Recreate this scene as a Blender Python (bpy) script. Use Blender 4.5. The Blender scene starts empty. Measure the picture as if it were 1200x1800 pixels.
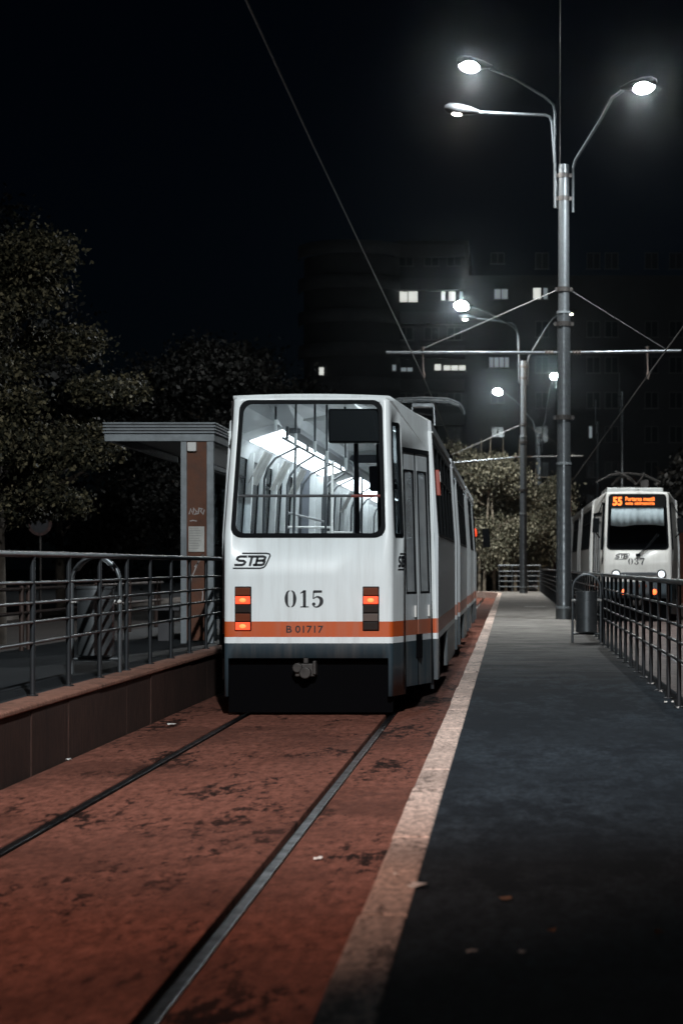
import bpy, bmesh, math, random
import numpy as np
from mathutils import Vector, Matrix

random.seed(7)
rng = np.random.default_rng(11)
R = math.radians
sc = bpy.context.scene
col = sc.collection

# ------------------------------------------------------------------ camera
cam_d = bpy.data.cameras.new("camera")
cam = bpy.data.objects.new("camera", cam_d)
col.objects.link(cam)
cam.location = (0, 0, 1.51)
cam.rotation_euler = (R(90), 0, 0)
cam_d.sensor_fit = 'VERTICAL'
cam_d.sensor_height = 36
cam_d.sensor_width = 24
cam_d.lens = 70
cam_d.shift_x = -295 / 1800
cam_d.shift_y = 95 / 1800
cam_d.clip_start = 0.1
cam_d.clip_end = 2000
cam_d.dof.use_dof = True
cam_d.dof.focus_distance = 20.5
cam_d.dof.aperture_fstop = 3.2
sc.camera = cam

# ------------------------------------------------------------------ world, dim fill sun, exposure
w = bpy.data.worlds.new("World")
sc.world = w
w.use_nodes = True
nt = w.node_tree
bg = nt.nodes['Background']
sky = nt.nodes.new('ShaderNodeTexSky')
sky.sky_type = 'NISHITA'
sky.sun_disc = False
sky.ozone_density = 9
sky.sun_elevation = R(22)
sky.sun_rotation = R(205)
nt.links.new(sky.outputs[0], bg.inputs[0])
bg.inputs[1].default_value = 0.00035

sun_d = bpy.data.lights.new("fill_sun", 'SUN')
sun_d.energy = 0.006  # dim cool sun added to lift the dark building
sun_d.angle = R(0.5)
sun_d.color = (0.8, 0.9, 1.0)
sun = bpy.data.objects.new("fill_sun", sun_d)
col.objects.link(sun)
sun.rotation_euler = (R(68), 0, R(-25))

vs = sc.view_settings
vs.view_transform = 'Standard'
vs.look = 'None'
vs.exposure = 0
vs.gamma = 1
vs.use_curve_mapping = False
sc.render.engine = 'CYCLES'
sc.cycles.max_bounces = 7
sc.cycles.transparent_max_bounces = 12
sc.cycles.sample_clamp_indirect = 3
sc.cycles.use_denoising = True
sc.cycles.caustics_reflective = False
sc.cycles.caustics_refractive = False


def aim(o, tgt):
    d = Vector(tgt) - Vector(o.location)
    o.rotation_euler = d.to_track_quat('-Z', 'Y').to_euler()


def spot(name, loc, tgt, watts, half, blend, color, radius=0.12):
    d = bpy.data.lights.new(name, 'SPOT')
    d.energy = watts
    d.spot_size = R(2 * half)
    d.spot_blend = blend
    d.color = color
    d.shadow_soft_size = radius
    o = bpy.data.objects.new(name, d)
    col.objects.link(o)
    o.location = loc
    aim(o, tgt)
    return o


# added unseen spots behind the camera, standing in for street lamps
spot("key_spot", (0.6, 0.5, 10.6), (-1.7, 20.5, 1.5), 16800, 30, 1.0, (0.93, 0.98, 1.0), 0.15)
spot("warm_fill_spot", (-4.2, -3.0, 7.2), (-1.15, 11.4, 0), 6600, 14.5, 1.0, (1.0, 0.64, 0.52), 0.12)  # warm spot added to redden the near track and kerb


# ------------------------------------------------------------------ materials
def mat(name, base=(0.5, 0.5, 0.5), rough=0.5, metal=0.0, spec=0.5, var=0.0, vscale=3.0, var2=None, bump=0.0, bscale=40.0,
        rvar=0.0, coat=0.0):
    m = bpy.data.materials.new(name)
    m.use_nodes = True
    n, l = m.node_tree.nodes, m.node_tree.links
    p = n['Principled BSDF']
    p.inputs['Base Color'].default_value = (*base, 1)
    p.inputs['Roughness'].default_value = rough
    p.inputs['Metallic'].default_value = metal
    p.inputs['Specular IOR Level'].default_value = spec
    p.inputs['Coat Weight'].default_value = coat
    p.inputs['Coat Roughness'].default_value = 0.08
    tc = n.new('ShaderNodeTexCoord')
    if var > 0 or rvar > 0:
        t = n.new('ShaderNodeTexNoise')
        t.inputs['Scale'].default_value = vscale
        t.inputs['Detail'].default_value = 8
        t.inputs['Roughness'].default_value = 0.65
        l.new(tc.outputs['Object'], t.inputs['Vector'])
        mx = n.new('ShaderNodeMix')
        mx.data_type = 'RGBA'
        b2 = var2 if var2 else tuple(c * (1 - var) for c in base)
        mx.inputs[6].default_value = (*base, 1)
        mx.inputs[7].default_value = (*b2, 1)
        rp = n.new('ShaderNodeMapRange')
        rp.inputs[1].default_value = 0.38
        rp.inputs[2].default_value = 0.66
        l.new(t.outputs[0], rp.inputs[0])
        l.new(rp.outputs[0], mx.inputs[0])
        if var > 0:
            l.new(mx.outputs[2], p.inputs['Base Color'])
        if rvar > 0:
            rr = n.new('ShaderNodeMapRange')
            rr.inputs[3].default_value = max(0.03, rough - rvar)
            rr.inputs[4].default_value = min(1, rough + rvar)
            l.new(rp.outputs[0], rr.inputs[0])
            l.new(rr.outputs[0], p.inputs['Roughness'])
    if bump > 0:
        t2 = n.new('ShaderNodeTexNoise')
        t2.inputs['Scale'].default_value = bscale
        t2.inputs['Detail'].default_value = 6
        l.new(tc.outputs['Object'], t2.inputs['Vector'])
        b = n.new('ShaderNodeBump')
        b.inputs['Strength'].default_value = bump
        b.inputs['Distance'].default_value = 0.02
        l.new(t2.outputs[0], b.inputs['Height'])
        l.new(b.outputs[0], p.inputs['Normal'])
    return m


def emis(name, color, strength):
    m = bpy.data.materials.new(name)
    m.use_nodes = True
    p = m.node_tree.nodes['Principled BSDF']
    p.inputs['Base Color'].default_value = (*[min(1, c) for c in color], 1)
    p.inputs['Emission Color'].default_value = (*color, 1)
    p.inputs['Emission Strength'].default_value = strength
    return m


def glass(name, tint=(0.8, 0.85, 0.87), refl=0.12, rough=0.03, grazing=1.0, dirt_sheen=0.0):
    m = bpy.data.materials.new(name)
    m.use_nodes = True
    n, l = m.node_tree.nodes, m.node_tree.links
    n.remove(n['Principled BSDF'])
    tr = n.new('ShaderNodeBsdfTransparent')
    tr.inputs[0].default_value = (*tint, 1)
    gl = n.new('ShaderNodeBsdfGlossy')
    gl.inputs['Roughness'].default_value = rough
    lw = n.new('ShaderNodeLayerWeight')
    lw.inputs[0].default_value = 0.5
    pw = n.new('ShaderNodeMath')
    pw.operation = 'POWER'
    pw.inputs[1].default_value = 5.0
    l.new(lw.outputs['Facing'], pw.inputs[0])
    ad = n.new('ShaderNodeMath')
    ad.operation = 'MULTIPLY_ADD'
    ad.inputs[1].default_value = 0.85
    ad.inputs[2].default_value = refl * 0.5
    l.new(pw.outputs[0], ad.inputs[0])
    mx = n.new('ShaderNodeMixShader')
    mn = n.new('ShaderNodeMath')
    mn.operation = 'MINIMUM'
    mn.inputs[1].default_value = grazing
    l.new(ad.outputs[0], mn.inputs[0])
    l.new(mn.outputs[0], mx.inputs[0])
    l.new(tr.outputs[0], mx.inputs[1])
    l.new(gl.outputs[0], mx.inputs[2])
    out = mx.outputs[0]
    if dirt_sheen:
        df = n.new('ShaderNodeBsdfDiffuse')  # grey film: dirt plus the street's reflection put into the colour
        df.inputs[0].default_value = (0.42, 0.44, 0.45, 1)
        tcn = n.new('ShaderNodeTexCoord')
        nz = n.new('ShaderNodeTexNoise')
        nz.inputs['Scale'].default_value = 2.2
        nz.inputs['Detail'].default_value = 6
        l.new(tcn.outputs['Object'], nz.inputs[0])
        mr = n.new('ShaderNodeMapRange')
        mr.inputs[1].default_value = 0.35
        mr.inputs[2].default_value = 0.7
        mr.inputs[3].default_value = dirt_sheen * 0.6
        mr.inputs[4].default_value = dirt_sheen * 1.3
        l.new(nz.outputs[0], mr.inputs[0])
        m2 = n.new('ShaderNodeMixShader')
        l.new(mr.outputs[0], m2.inputs[0])
        l.new(out, m2.inputs[1])
        l.new(df.outputs[0], m2.inputs[2])
        out = m2.outputs[0]
    l.new(out, n['Material Output'].inputs[0])
    return m


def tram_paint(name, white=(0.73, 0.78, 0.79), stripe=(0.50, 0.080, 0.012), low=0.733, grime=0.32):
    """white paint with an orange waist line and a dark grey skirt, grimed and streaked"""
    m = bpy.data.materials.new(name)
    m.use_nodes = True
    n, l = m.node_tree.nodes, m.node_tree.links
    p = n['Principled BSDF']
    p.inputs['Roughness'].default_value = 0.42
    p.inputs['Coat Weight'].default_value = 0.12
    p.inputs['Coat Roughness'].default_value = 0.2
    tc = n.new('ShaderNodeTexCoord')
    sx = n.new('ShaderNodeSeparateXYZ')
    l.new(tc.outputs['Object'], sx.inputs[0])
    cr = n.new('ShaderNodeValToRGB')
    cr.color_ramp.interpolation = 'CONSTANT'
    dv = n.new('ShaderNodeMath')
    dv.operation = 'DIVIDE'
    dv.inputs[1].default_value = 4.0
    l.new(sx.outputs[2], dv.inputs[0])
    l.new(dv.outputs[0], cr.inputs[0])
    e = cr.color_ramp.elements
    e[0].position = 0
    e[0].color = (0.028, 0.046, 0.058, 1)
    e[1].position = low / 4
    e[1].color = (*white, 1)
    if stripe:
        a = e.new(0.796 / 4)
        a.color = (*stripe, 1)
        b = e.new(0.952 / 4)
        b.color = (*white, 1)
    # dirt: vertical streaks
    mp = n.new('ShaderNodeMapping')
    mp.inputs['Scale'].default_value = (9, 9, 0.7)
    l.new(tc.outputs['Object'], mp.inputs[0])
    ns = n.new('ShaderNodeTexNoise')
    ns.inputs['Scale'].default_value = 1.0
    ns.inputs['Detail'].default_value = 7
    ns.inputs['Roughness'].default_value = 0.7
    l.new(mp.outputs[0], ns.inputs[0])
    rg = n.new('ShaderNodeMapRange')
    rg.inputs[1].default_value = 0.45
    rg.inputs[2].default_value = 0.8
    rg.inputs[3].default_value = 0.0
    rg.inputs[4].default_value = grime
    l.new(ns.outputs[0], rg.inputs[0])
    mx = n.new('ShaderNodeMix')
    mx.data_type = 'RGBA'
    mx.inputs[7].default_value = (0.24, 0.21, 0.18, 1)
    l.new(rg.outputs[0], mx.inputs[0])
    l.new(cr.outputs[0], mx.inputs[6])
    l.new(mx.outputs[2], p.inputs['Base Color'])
    return m


M = {}
M['paint'] = tram_paint("tram_paint")
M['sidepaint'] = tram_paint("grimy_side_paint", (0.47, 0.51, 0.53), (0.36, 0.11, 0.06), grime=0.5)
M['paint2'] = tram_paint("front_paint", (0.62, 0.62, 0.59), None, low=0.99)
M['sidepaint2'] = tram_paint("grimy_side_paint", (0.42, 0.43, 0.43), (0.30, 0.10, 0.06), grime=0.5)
M['roof'] = mat("roof_paint", (0.5, 0.52, 0.51), 0.4, var=0.4, vscale=2.0)
M['rubber'] = mat("black_rubber", (0.004, 0.005, 0.006), 0.6, spec=0.06)
M['black'] = mat("underbody_black", (0.0025, 0.0025, 0.003), 0.95, spec=0.02)
M['iron'] = mat("dirty_iron", (0.055, 0.05, 0.047), 0.55, 0.5, var=0.5, vscale=6)
M['cream'] = mat("interior_lining", (0.62, 0.64, 0.64), 0.32, var=0.25, vscale=1.5)
M['ceil'] = mat("interior_ceiling", (0.72, 0.74, 0.75), 0.2, var=0.15, vscale=1.2, bump=0.25, bscale=2.5)
M['duct'] = mat("ceiling_duct", (0.16, 0.17, 0.18), 0.35)
M['floor'] = mat("tram_floor", (0.32, 0.31, 0.30), 0.6, var=0.3)
M['greyrail'] = mat("grab_rail_grey", (0.06, 0.065, 0.07), 0.3, 0.3)
M['redrail'] = mat("grab_rail_red", (0.32, 0.06, 0.04), 0.35)
M['wornrail'] = mat("worn_bar", (0.13, 0.11, 0.105), 0.4, var=0.4, vscale=8)
M['seat'] = mat("seat_plastic", (0.12, 0.13, 0.15), 0.4)
M['board'] = mat("advert_card", (0.36, 0.36, 0.34), 0.6, var=0.6, vscale=6)
M['glass'] = glass("window_glass", (0.86, 0.9, 0.92), 0.06)
M['sideglass'] = glass("tinted_glass", (0.42, 0.46, 0.48), 0.12, grazing=0.3)
M['doorglass'] = glass("door_glass", (0.75, 0.8, 0.83), 0.12, 0.06, 0.5, 0.6)
M['screen'] = mat("dark_screen", (0.003, 0.0035, 0.004), 0.35, spec=0.12)
M['panel_light'] = emis("ceiling_light_panel", (0.93, 0.98, 1.0), 9.0)
M['ink'] = mat("black_lettering", (0.012, 0.014, 0.018), 0.4)
M['redlit'] = emis("lit_tail_lamp", (1.0, 0.07, 0.018), 1.0)
M['hot'] = emis("lamp_core", (1.0, 0.22, 0.06), 1.6)
M['amberdark'] = mat("amber_lens", (0.13, 0.03, 0.012), 0.25)
M['greylens'] = mat("reverse_lens", (0.1, 0.075, 0.065), 0.3)
M['blacklens'] = mat("dark_lens", (0.02, 0.014, 0.012), 0.25)
M['galv'] = mat("galvanised_steel", (0.15, 0.165, 0.175), 0.36, 0.72, var=0.35, vscale=7, rvar=0.08, bump=0.015, bscale=12)
M['pipe'] = mat("fence_pipe", (0.045, 0.05, 0.055), 0.36, 0.6, var=0.2, vscale=5)
M['rustpipe'] = mat("rusty_pipe", (0.06, 0.035, 0.028), 0.6, 0.3, var=0.5, vscale=9)
M['cable'] = mat("wire_metal", (0.12, 0.12, 0.12), 0.5, 0.4)
M['insul'] = mat("insulator", (0.10, 0.08, 0.07), 0.3)
M['lampbody'] = mat("lamp_housing", (0.016, 0.017, 0.018), 0.4, 0.3)
M['lens'] = emis("street_lamp_lens", (0.88, 0.97, 1.0), 200)
M['lens_dim'] = emis("warm_lamp_lens", (1.0, 0.90, 0.78), 40)
M['far_lens'] = emis("far_lamp_lens", (0.84, 0.97, 1.0), 300)
M['shelter'] = mat("shelter_metal", (0.21, 0.235, 0.25), 0.5, 0.15, var=0.35, vscale=5)
M['shelterdark'] = mat("shelter_dark", (0.05, 0.05, 0.055), 0.5)
M['brown'] = mat("brown_panel", (0.11, 0.034, 0.012), 0.7, var=0.55, vscale=5, var2=(0.07, 0.028, 0.015), bump=0.2, bscale=25)
M['paper'] = mat("notice_paper", (0.5, 0.49, 0.46), 0.8, var=0.2, vscale=9)
M['whitebox'] = mat("white_plastic", (0.6, 0.6, 0.58), 0.5)
M['steelrail'] = mat("rail_steel", (0.028, 0.028, 0.032), 0.4, 0.8, var=0.5, vscale=6, rvar=0.1)
M['groove'] = mat("rail_groove", (0.012, 0.009, 0.008), 0.8)
M['bark'] = mat("bark", (0.07, 0.055, 0.042), 0.9, var=0.5, vscale=8, bump=0.6, bscale=20)
M['palebark'] = mat("pale_bark", (0.30, 0.26, 0.2), 0.9, var=0.5, vscale=5, bump=0.4, bscale=15)
M['scrap'] = mat("white_scrap", (0.75, 0.74, 0.71), 0.7, var=0.2, vscale=20)
M['dryleaf'] = mat("dry_leaf", (0.28, 0.15, 0.08), 0.8, var=0.4, vscale=30)


def leafmat(name, c1, c2, c3):
    m = bpy.data.materials.new(name)
    m.use_nodes = True
    n, l = m.node_tree.nodes, m.node_tree.links
    p = n['Principled BSDF']
    p.inputs['Roughness'].default_value = 0.65
    p.inputs['Specular IOR Level'].default_value = 0.2
    g = n.new('ShaderNodeNewGeometry')
    cr = n.new('ShaderNodeValToRGB')
    cr.color_ramp.elements[0].color = (*c1, 1)
    cr.color_ramp.elements[1].color = (*c3, 1)
    e = cr.color_ramp.elements.new(0.55)
    e.color = (*c2, 1)
    l.new(g.outputs['Random Per Island'], cr.inputs[0])
    l.new(cr.outputs[0], p.inputs['Base Color'])
    return m


M['leaf'] = leafmat("tree_leaves", (0.012, 0.013, 0.008), (0.036, 0.035, 0.021), (0.21, 0.18, 0.105))
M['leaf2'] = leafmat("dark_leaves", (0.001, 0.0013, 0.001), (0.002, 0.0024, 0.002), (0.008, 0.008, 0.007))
M['leaf3'] = leafmat("birch_leaves", (0.05, 0.052, 0.033), (0.13, 0.128, 0.09), (0.38, 0.36, 0.27))


# ------------------------------------------------------------------ mesh helpers
class MB:
    warp = None      # shaping applied to every vertex of the thing being built

    def __init__(s):
        s.v, s.f, s.m, s.mi = [], [], [], 0

    def add(s, vs, fs):
        o = len(s.v)
        s.v += [tuple(v) for v in vs]
        s.f += [tuple(i + o for i in f) for f in fs]
        s.m += [s.mi] * len(fs)
        return s

    def box(s, a, b):
        x0, y0, z0 = (min(a[i], b[i]) for i in range(3))
        x1, y1, z1 = (max(a[i], b[i]) for i in range(3))
        return s.add([(x0, y0, z0), (x1, y0, z0), (x1, y1, z0), (x0, y1, z0), (x0, y0, z1), (x1, y0, z1), (x1, y1, z1), (x0, y1, z1)],
                     [(0, 3, 2, 1), (4, 5, 6, 7), (0, 1, 5, 4), (1, 2, 6, 5), (2, 3, 7, 6), (3, 0, 4, 7)])

    def slab(s, q, t):
        """quad of four corners (ccw seen from outside) given thickness t inward"""
        q = [Vector(p) for p in q]
        nrm = (q[1] - q[0]).cross(q[3] - q[0]).normalized()
        k = [p - nrm * t for p in q]
        return s.add(q + k, [(0, 1, 2, 3), (7, 6, 5, 4), (0, 4, 5, 1), (1, 5, 6, 2), (2, 6, 7, 3), (3, 7, 4, 0)])

    def tube(s, pts, r, n=10, cap=True):
        pts = [Vector(p) for p in pts]
        rs = r if isinstance(r, (list, tuple)) else [r] * len(pts)
        t0 = (pts[1] - pts[0]).normalized()
        up = Vector((0, 0, 1)) if abs(t0.z) < 0.9 else Vector((1, 0, 0))
        a = t0.cross(up).normalized()
        vs, fs = [], []
        for i, p in enumerate(pts):
            if i == 0:
                t = pts[1] - pts[0]
            elif i == len(pts) - 1:
                t = pts[-1] - pts[-2]
            else:
                t = (pts[i + 1] - p).normalized() + (p - pts[i - 1]).normalized()
            t.normalize()
            a = (a - t * a.dot(t)).normalized()
            b = t.cross(a)
            for k in range(n):
                th = 2 * math.pi * k / n
                vs.append(p + (a * math.cos(th) + b * math.sin(th)) * rs[i])
        for i in range(len(pts) - 1):
            for k in range(n):
                k2 = (k + 1) % n
                fs.append((i * n + k, i * n + k2, (i + 1) * n + k2, (i + 1) * n + k))
        if cap:
            fs.append(tuple(range(n - 1, -1, -1)))
            fs.append(tuple((len(pts) - 1) * n + k for k in range(n)))
        return s.add(vs, fs)

    def lathe(s, prof, c=(0, 0, 0), n=24):
        """profile of (radius, z) turned about the vertical"""
        return s.tube([(c[0], c[1], c[2] + z) for _, z in prof], [max(r, 1e-4) for r, _ in prof], n) if len(set(z for _, z in prof)) == len(prof) else s._lathe(prof, c, n)

    def _lathe(s, prof, c, n):
        vs, fs = [], []
        for r, z in prof:
            for k in range(n):
                th = 2 * math.pi * k / n
                vs.append((c[0] + r * math.cos(th), c[1] + r * math.sin(th), c[2] + z))
        for i in range(len(prof) - 1):
            for k in range(n):
                k2 = (k + 1) % n
                fs.append((i * n + k, i * n + k2, (i + 1) * n + k2, (i + 1) * n + k))
        fs.append(tuple(range(n - 1, -1, -1)))
        fs.append(tuple((len(prof) - 1) * n + k for k in range(n)))
        return s.add(vs, fs)

    def ellipsoid(s, c, r, nu=14, nv=8, z0=-1.0, z1=1.0):
        vs, fs = [], []
        for j in range(nv + 1):
            ph = -math.pi / 2 + math.pi * j / nv
            zz = min(max(math.sin(ph), z0), z1)
            rr = math.sqrt(max(0, 1 - zz * zz)) if z0 < math.sin(ph) < z1 else math.cos(ph)
            for k in range(nu):
                th = 2 * math.pi * k / nu
                vs.append((c[0] + r[0] * rr * math.cos(th), c[1] + r[1] * rr * math.sin(th), c[2] + r[2] * zz))
        for j in range(nv):
            for k in range(nu):
                k2 = (k + 1) % nu
                fs.append((j * nu + k, j * nu + k2, (j + 1) * nu + k2, (j + 1) * nu + k))
        return s.add(vs, fs)

    def build(s, name, mats, parent=None, smooth=False, bevel=0.0, solid=0.0, merge=0.0):
        me = bpy.data.meshes.new(name)
        if MB.warp:
            s.v = [MB.warp(v) for v in s.v]
        me.from_pydata(s.v, [], s.f)
        ms = mats if isinstance(mats, (list, tuple)) else [mats]
        for m in ms:
            me.materials.append(m)
        if len(ms) > 1:
            me.polygons.foreach_set('material_index', s.m)
        if smooth:
            me.polygons.foreach_set('use_smooth', [True] * len(me.polygons))
            me.set_sharp_from_angle(angle=R(40))
        me.update()
        o = bpy.data.objects.new(name, me)
        col.objects.link(o)
        if parent:
            o.parent = parent
        if solid:
            md = o.modifiers.new("thickness", 'SOLIDIFY')
            md.thickness = solid
            md.offset = -1
        if bevel:
            md = o.modifiers.new("edges", 'BEVEL')
            md.width = bevel
            md.segments = 2
            md.limit_method = 'ANGLE'
        return o


def thing(name, label, cat, loc=(0, 0, 0), rz=0.0, group=None):
    o = bpy.data.objects.new(name, None)
    o.empty_display_size = 0.2
    col.objects.link(o)
    o.location = loc
    o.rotation_euler = (0, 0, rz)
    o['label'] = label
    o['category'] = cat
    if group:
        o['group'] = group
    return o


def tag(o, label, cat, group=None, kind=None):
    o['label'] = label
    o['category'] = cat
    if group:
        o['group'] = group
    if kind:
        o['kind'] = kind
    return o


def struct(o, label=None):
    o['kind'] = 'structure'
    if label:
        o['label'] = label
    return o


def copy_tree(o, parent=None):
    c = o.copy()
    col.objects.link(c)
    if parent:
        c.parent = parent
    for ch in list(o.children):
        copy_tree(ch, c)
    return c


def arc(c, r, a0, a1, n, plane='xz'):
    out = []
    for i in range(n + 1):
        a = R(a0 + (a1 - a0) * i / n)
        u, v = c[0] + r * math.cos(a), c[1] + r * math.sin(a)
        out.append((u, v))
    return out


def rrect(x0, x1, z0, z1, r, n=5):
    pts = []
    for cx, cz, a0 in ((x1 - r, z0 + r, -90), (x1 - r, z1 - r, 0), (x0 + r, z1 - r, 90), (x0 + r, z0 + r, 180)):
        for i in range(n + 1):
            a = R(a0 + 90 * i / n)
            pts.append((cx + r * math.cos(a), cz + r * math.sin(a)))
    return pts


def ring(mb, outer, inner, F, depth):
    """frame between two loops of (u,v); F(u,v,d) maps to space, d is depth outwards"""
    n = len(outer)
    vs = [F(u, v, depth) for u, v in outer] + [F(u, v, depth) for u, v in inner] + [F(u, v, -0.02) for u, v in outer] + [F(u, v, -0.02) for u, v in inner]
    fs = []
    for i in range(n):
        j = (i + 1) % n
        fs.append((i, j, n + j, n + i))
        fs.append((2 * n + i, 2 * n + j, j, i))
        fs.append((n + i, n + j, 3 * n + j, 3 * n + i))
    mb.add(vs, fs)


# ------------------------------------------------------------------ lettering made of pen strokes
def smooth_pts(p, k=6):
    out = []
    n = len(p)
    for i in range(n - 1):
        p0, p1, p2, p3 = p[max(i - 1, 0)], p[i], p[i + 1], p[min(i + 2, n - 1)]
        for j in range(k):
            t = j / k
            out.append(tuple(0.5 * ((2 * b) + (-a + c) * t + (2 * a - 5 * b + 4 * c - d) * t * t + (-a + 3 * b - 3 * c + d) * t ** 3)
                             for a, b, c, d in zip(p0, p1, p2, p3)))
    out.append(tuple(p[-1]))
    return out


def ribbon(mb, pts, F):
    """pts of (u,v,width) drawn as a flat raised stroke"""
    L, Rr = [], []
    n = len(pts)
    for i in range(n):
        a, b = pts[max(i - 1, 0)], pts[min(i + 1, n - 1)]
        dx, dy = b[0] - a[0], b[1] - a[1]
        q = math.hypot(dx, dy) or 1
        h = pts[i][2] / 2
        if 0 < i < n - 1:
            d1 = (pts[i][0] - a[0], pts[i][1] - a[1])
            d2 = (b[0] - pts[i][0], b[1] - pts[i][1])
            l1, l2 = math.hypot(*d1) or 1, math.hypot(*d2) or 1
            cs = (d1[0] * d2[0] + d1[1] * d2[1]) / (l1 * l2)
            h /= max(0.6, math.sqrt(max(0.0, (1 + cs) / 2)))
        nx, ny = -dy / q, dx / q
        L.append((pts[i][0] + nx * h, pts[i][1] + ny * h))
        Rr.append((pts[i][0] - nx * h, pts[i][1] - ny * h))
    vs = [F(*p, 0.004) for p in L] + [F(*p, 0.004) for p in Rr]
    mb.add(vs, [(n + i, n + i + 1, i + 1, i) for i in range(n - 1)])


def disc(mb, c, r, F, n=14):
    vs = [F(c[0] + r * math.cos(2 * math.pi * k / n), c[1] + r * math.sin(2 * math.pi * k / n), 0.0045) for k in range(n)]
    mb.add(vs, [tuple(range(n))])


GL = {
    '0': (0.72, [('c', [(0.30, 0.985, .03), (0.16, 0.86, .12), (0.10, 0.5, .2), (0.16, 0.14, .12), (0.30, 0.015, .03)]),
                 ('c', [(0.38, 0.985, .03), (0.52, 0.86, .12), (0.58, 0.5, .2), (0.52, 0.14, .12), (0.38, 0.015, .03)])], []),
    '1': (0.60, [('l', [(0.32, 0.0, .18), (0.32, 1.0, .18)]), ('l', [(0.08, 0.03, .06), (0.56, 0.03, .06)]),
                 ('l', [(0.08, 0.82, .05), (0.30, 0.95, .10)])], []),
    '5': (0.74, [('l', [(0.14, 0.92, .16), (0.62, 0.93, .13)]), ('l', [(0.14, 0.95, .07), (0.12, 0.50, .07)]),
                 ('c', [(0.12, 0.50, .04), (0.34, 0.62, .09), (0.56, 0.50, .19), (0.58, 0.27, .21), (0.42, 0.06, .11), (0.22, 0.03, .06), (0.10, 0.13, .05)])],
          [((0.15, 0.19), 0.10)]),
    '3': (0.72, [('c', [(0.10, 0.84, .05), (0.24, 0.96, .07), (0.44, 0.92, .15), (0.50, 0.76, .19), (0.40, 0.58, .1), (0.24, 0.53, .05)]),
                 ('c', [(0.24, 0.53, .05), (0.44, 0.49, .1), (0.56, 0.27, .21), (0.44, 0.07, .13), (0.22, 0.03, .06), (0.09, 0.14, .05)])],
          [((0.15, 0.77), 0.10), ((0.14, 0.21), 0.10)]),
    '7': (0.70, [('l', [(0.06, 0.91, .17), (0.66, 0.91, .17)]), ('l', [(0.08, 0.98, .05), (0.06, 0.72, .04)]),
                 ('c', [(0.66, 0.9, .05), (0.44, 0.55, .12), (0.34, 0.25, .2), (0.32, 0.0, .22)])], []),
}


def numerals(mb, text, u0, v0, h, F, asp=1.0):
    u = u0
    for ch in text:
        wd, strokes, balls = GL[ch]
        for kind, pts in strokes:
            q = [(u + a * h * asp, v0 + b * h, wv * h) for a, b, wv in pts]
            ribbon(mb, smooth_pts(q) if kind == 'c' else q, F)
        for c, r in balls:
            disc(mb, (u + c[0] * h * asp, v0 + c[1] * h), r * h, F)
        u += (wd + 0.10) * h * asp


def stb_logo(mb, u0, v0, wd, h, F):
    sl = 0.28

    def T(a, b, ww=0.13):
        return (u0 + (a + sl * (b - 0.5) * 0.42) * wd, v0 + b * h, ww * h)
    # rounded outline, open on the left
    ribbon(mb, [T(.16, .97, .09), T(.86, .97, .09), T(.955, .93, .09), T(.99, .82, .09), T(.97, .6, .09), T(.93, .2, .09), T(.89, .09, .09), T(.80, .03, .09), T(.0, .03, .09)], F)
    b0, b1 = .24, .77

    def L(x, y, ww=.145):
        return T(x, b0 + (b1 - b0) * y, ww)
    ribbon(mb, [L(.33, 1), L(.13, 1), L(.065, .9), L(.06, .66), L(.11, .53), L(.27, .47), L(.31, .36), L(.295, .1), L(.24, 0), L(.02, 0)], F)
    ribbon(mb, [L(.35, 1), L(.62, 1)], F)
    ribbon(mb, [L(.475, .95), L(.475, -.12)], F)
    ribbon(mb, [L(.64, -.13), L(.64, 1.0)], F)
    ribbon(mb, [L(.60, 1), L(.80, 1), L(.86, .9), L(.86, .64), L(.81, .52), L(.62, .5)], F)
    ribbon(mb, [L(.80, .5), L(.87, .4), L(.865, .1), L(.81, 0), L(.56, 0)], F)


def font_mesh(mb, text, u0, v0, h, wd, F, bold=0.02):
    cu = bpy.data.curves.new("lettering", 'FONT')
    cu.body = text
    cu.offset = bold
    cu.resolution_u = 3
    o = bpy.data.objects.new("lettering", cu)
    col.objects.link(o)
    dg = bpy.context.evaluated_depsgraph_get()
    me = bpy.data.meshes.new_from_object(o.evaluated_get(dg))
    xs = [v.co.x for v in me.vertices]
    ys = [v.co.y for v in me.vertices]
    x0, x1, y0, y1 = min(xs), max(xs), min(ys), max(ys)
    mb.add([F(u0 + (v.co.x - x0) / (x1 - x0) * wd, v0 + (v.co.y - y0) / (y1 - y0) * h, 0.005) for v in me.vertices],
           [tuple(p.vertices) for p in me.polygons])
    bpy.data.objects.remove(o)
    bpy.data.curves.remove(cu)
    bpy.data.meshes.remove(me)


# ------------------------------------------------------------------ ground, tracks, platforms, road
TX = -1.945      # centre of the near track


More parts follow.
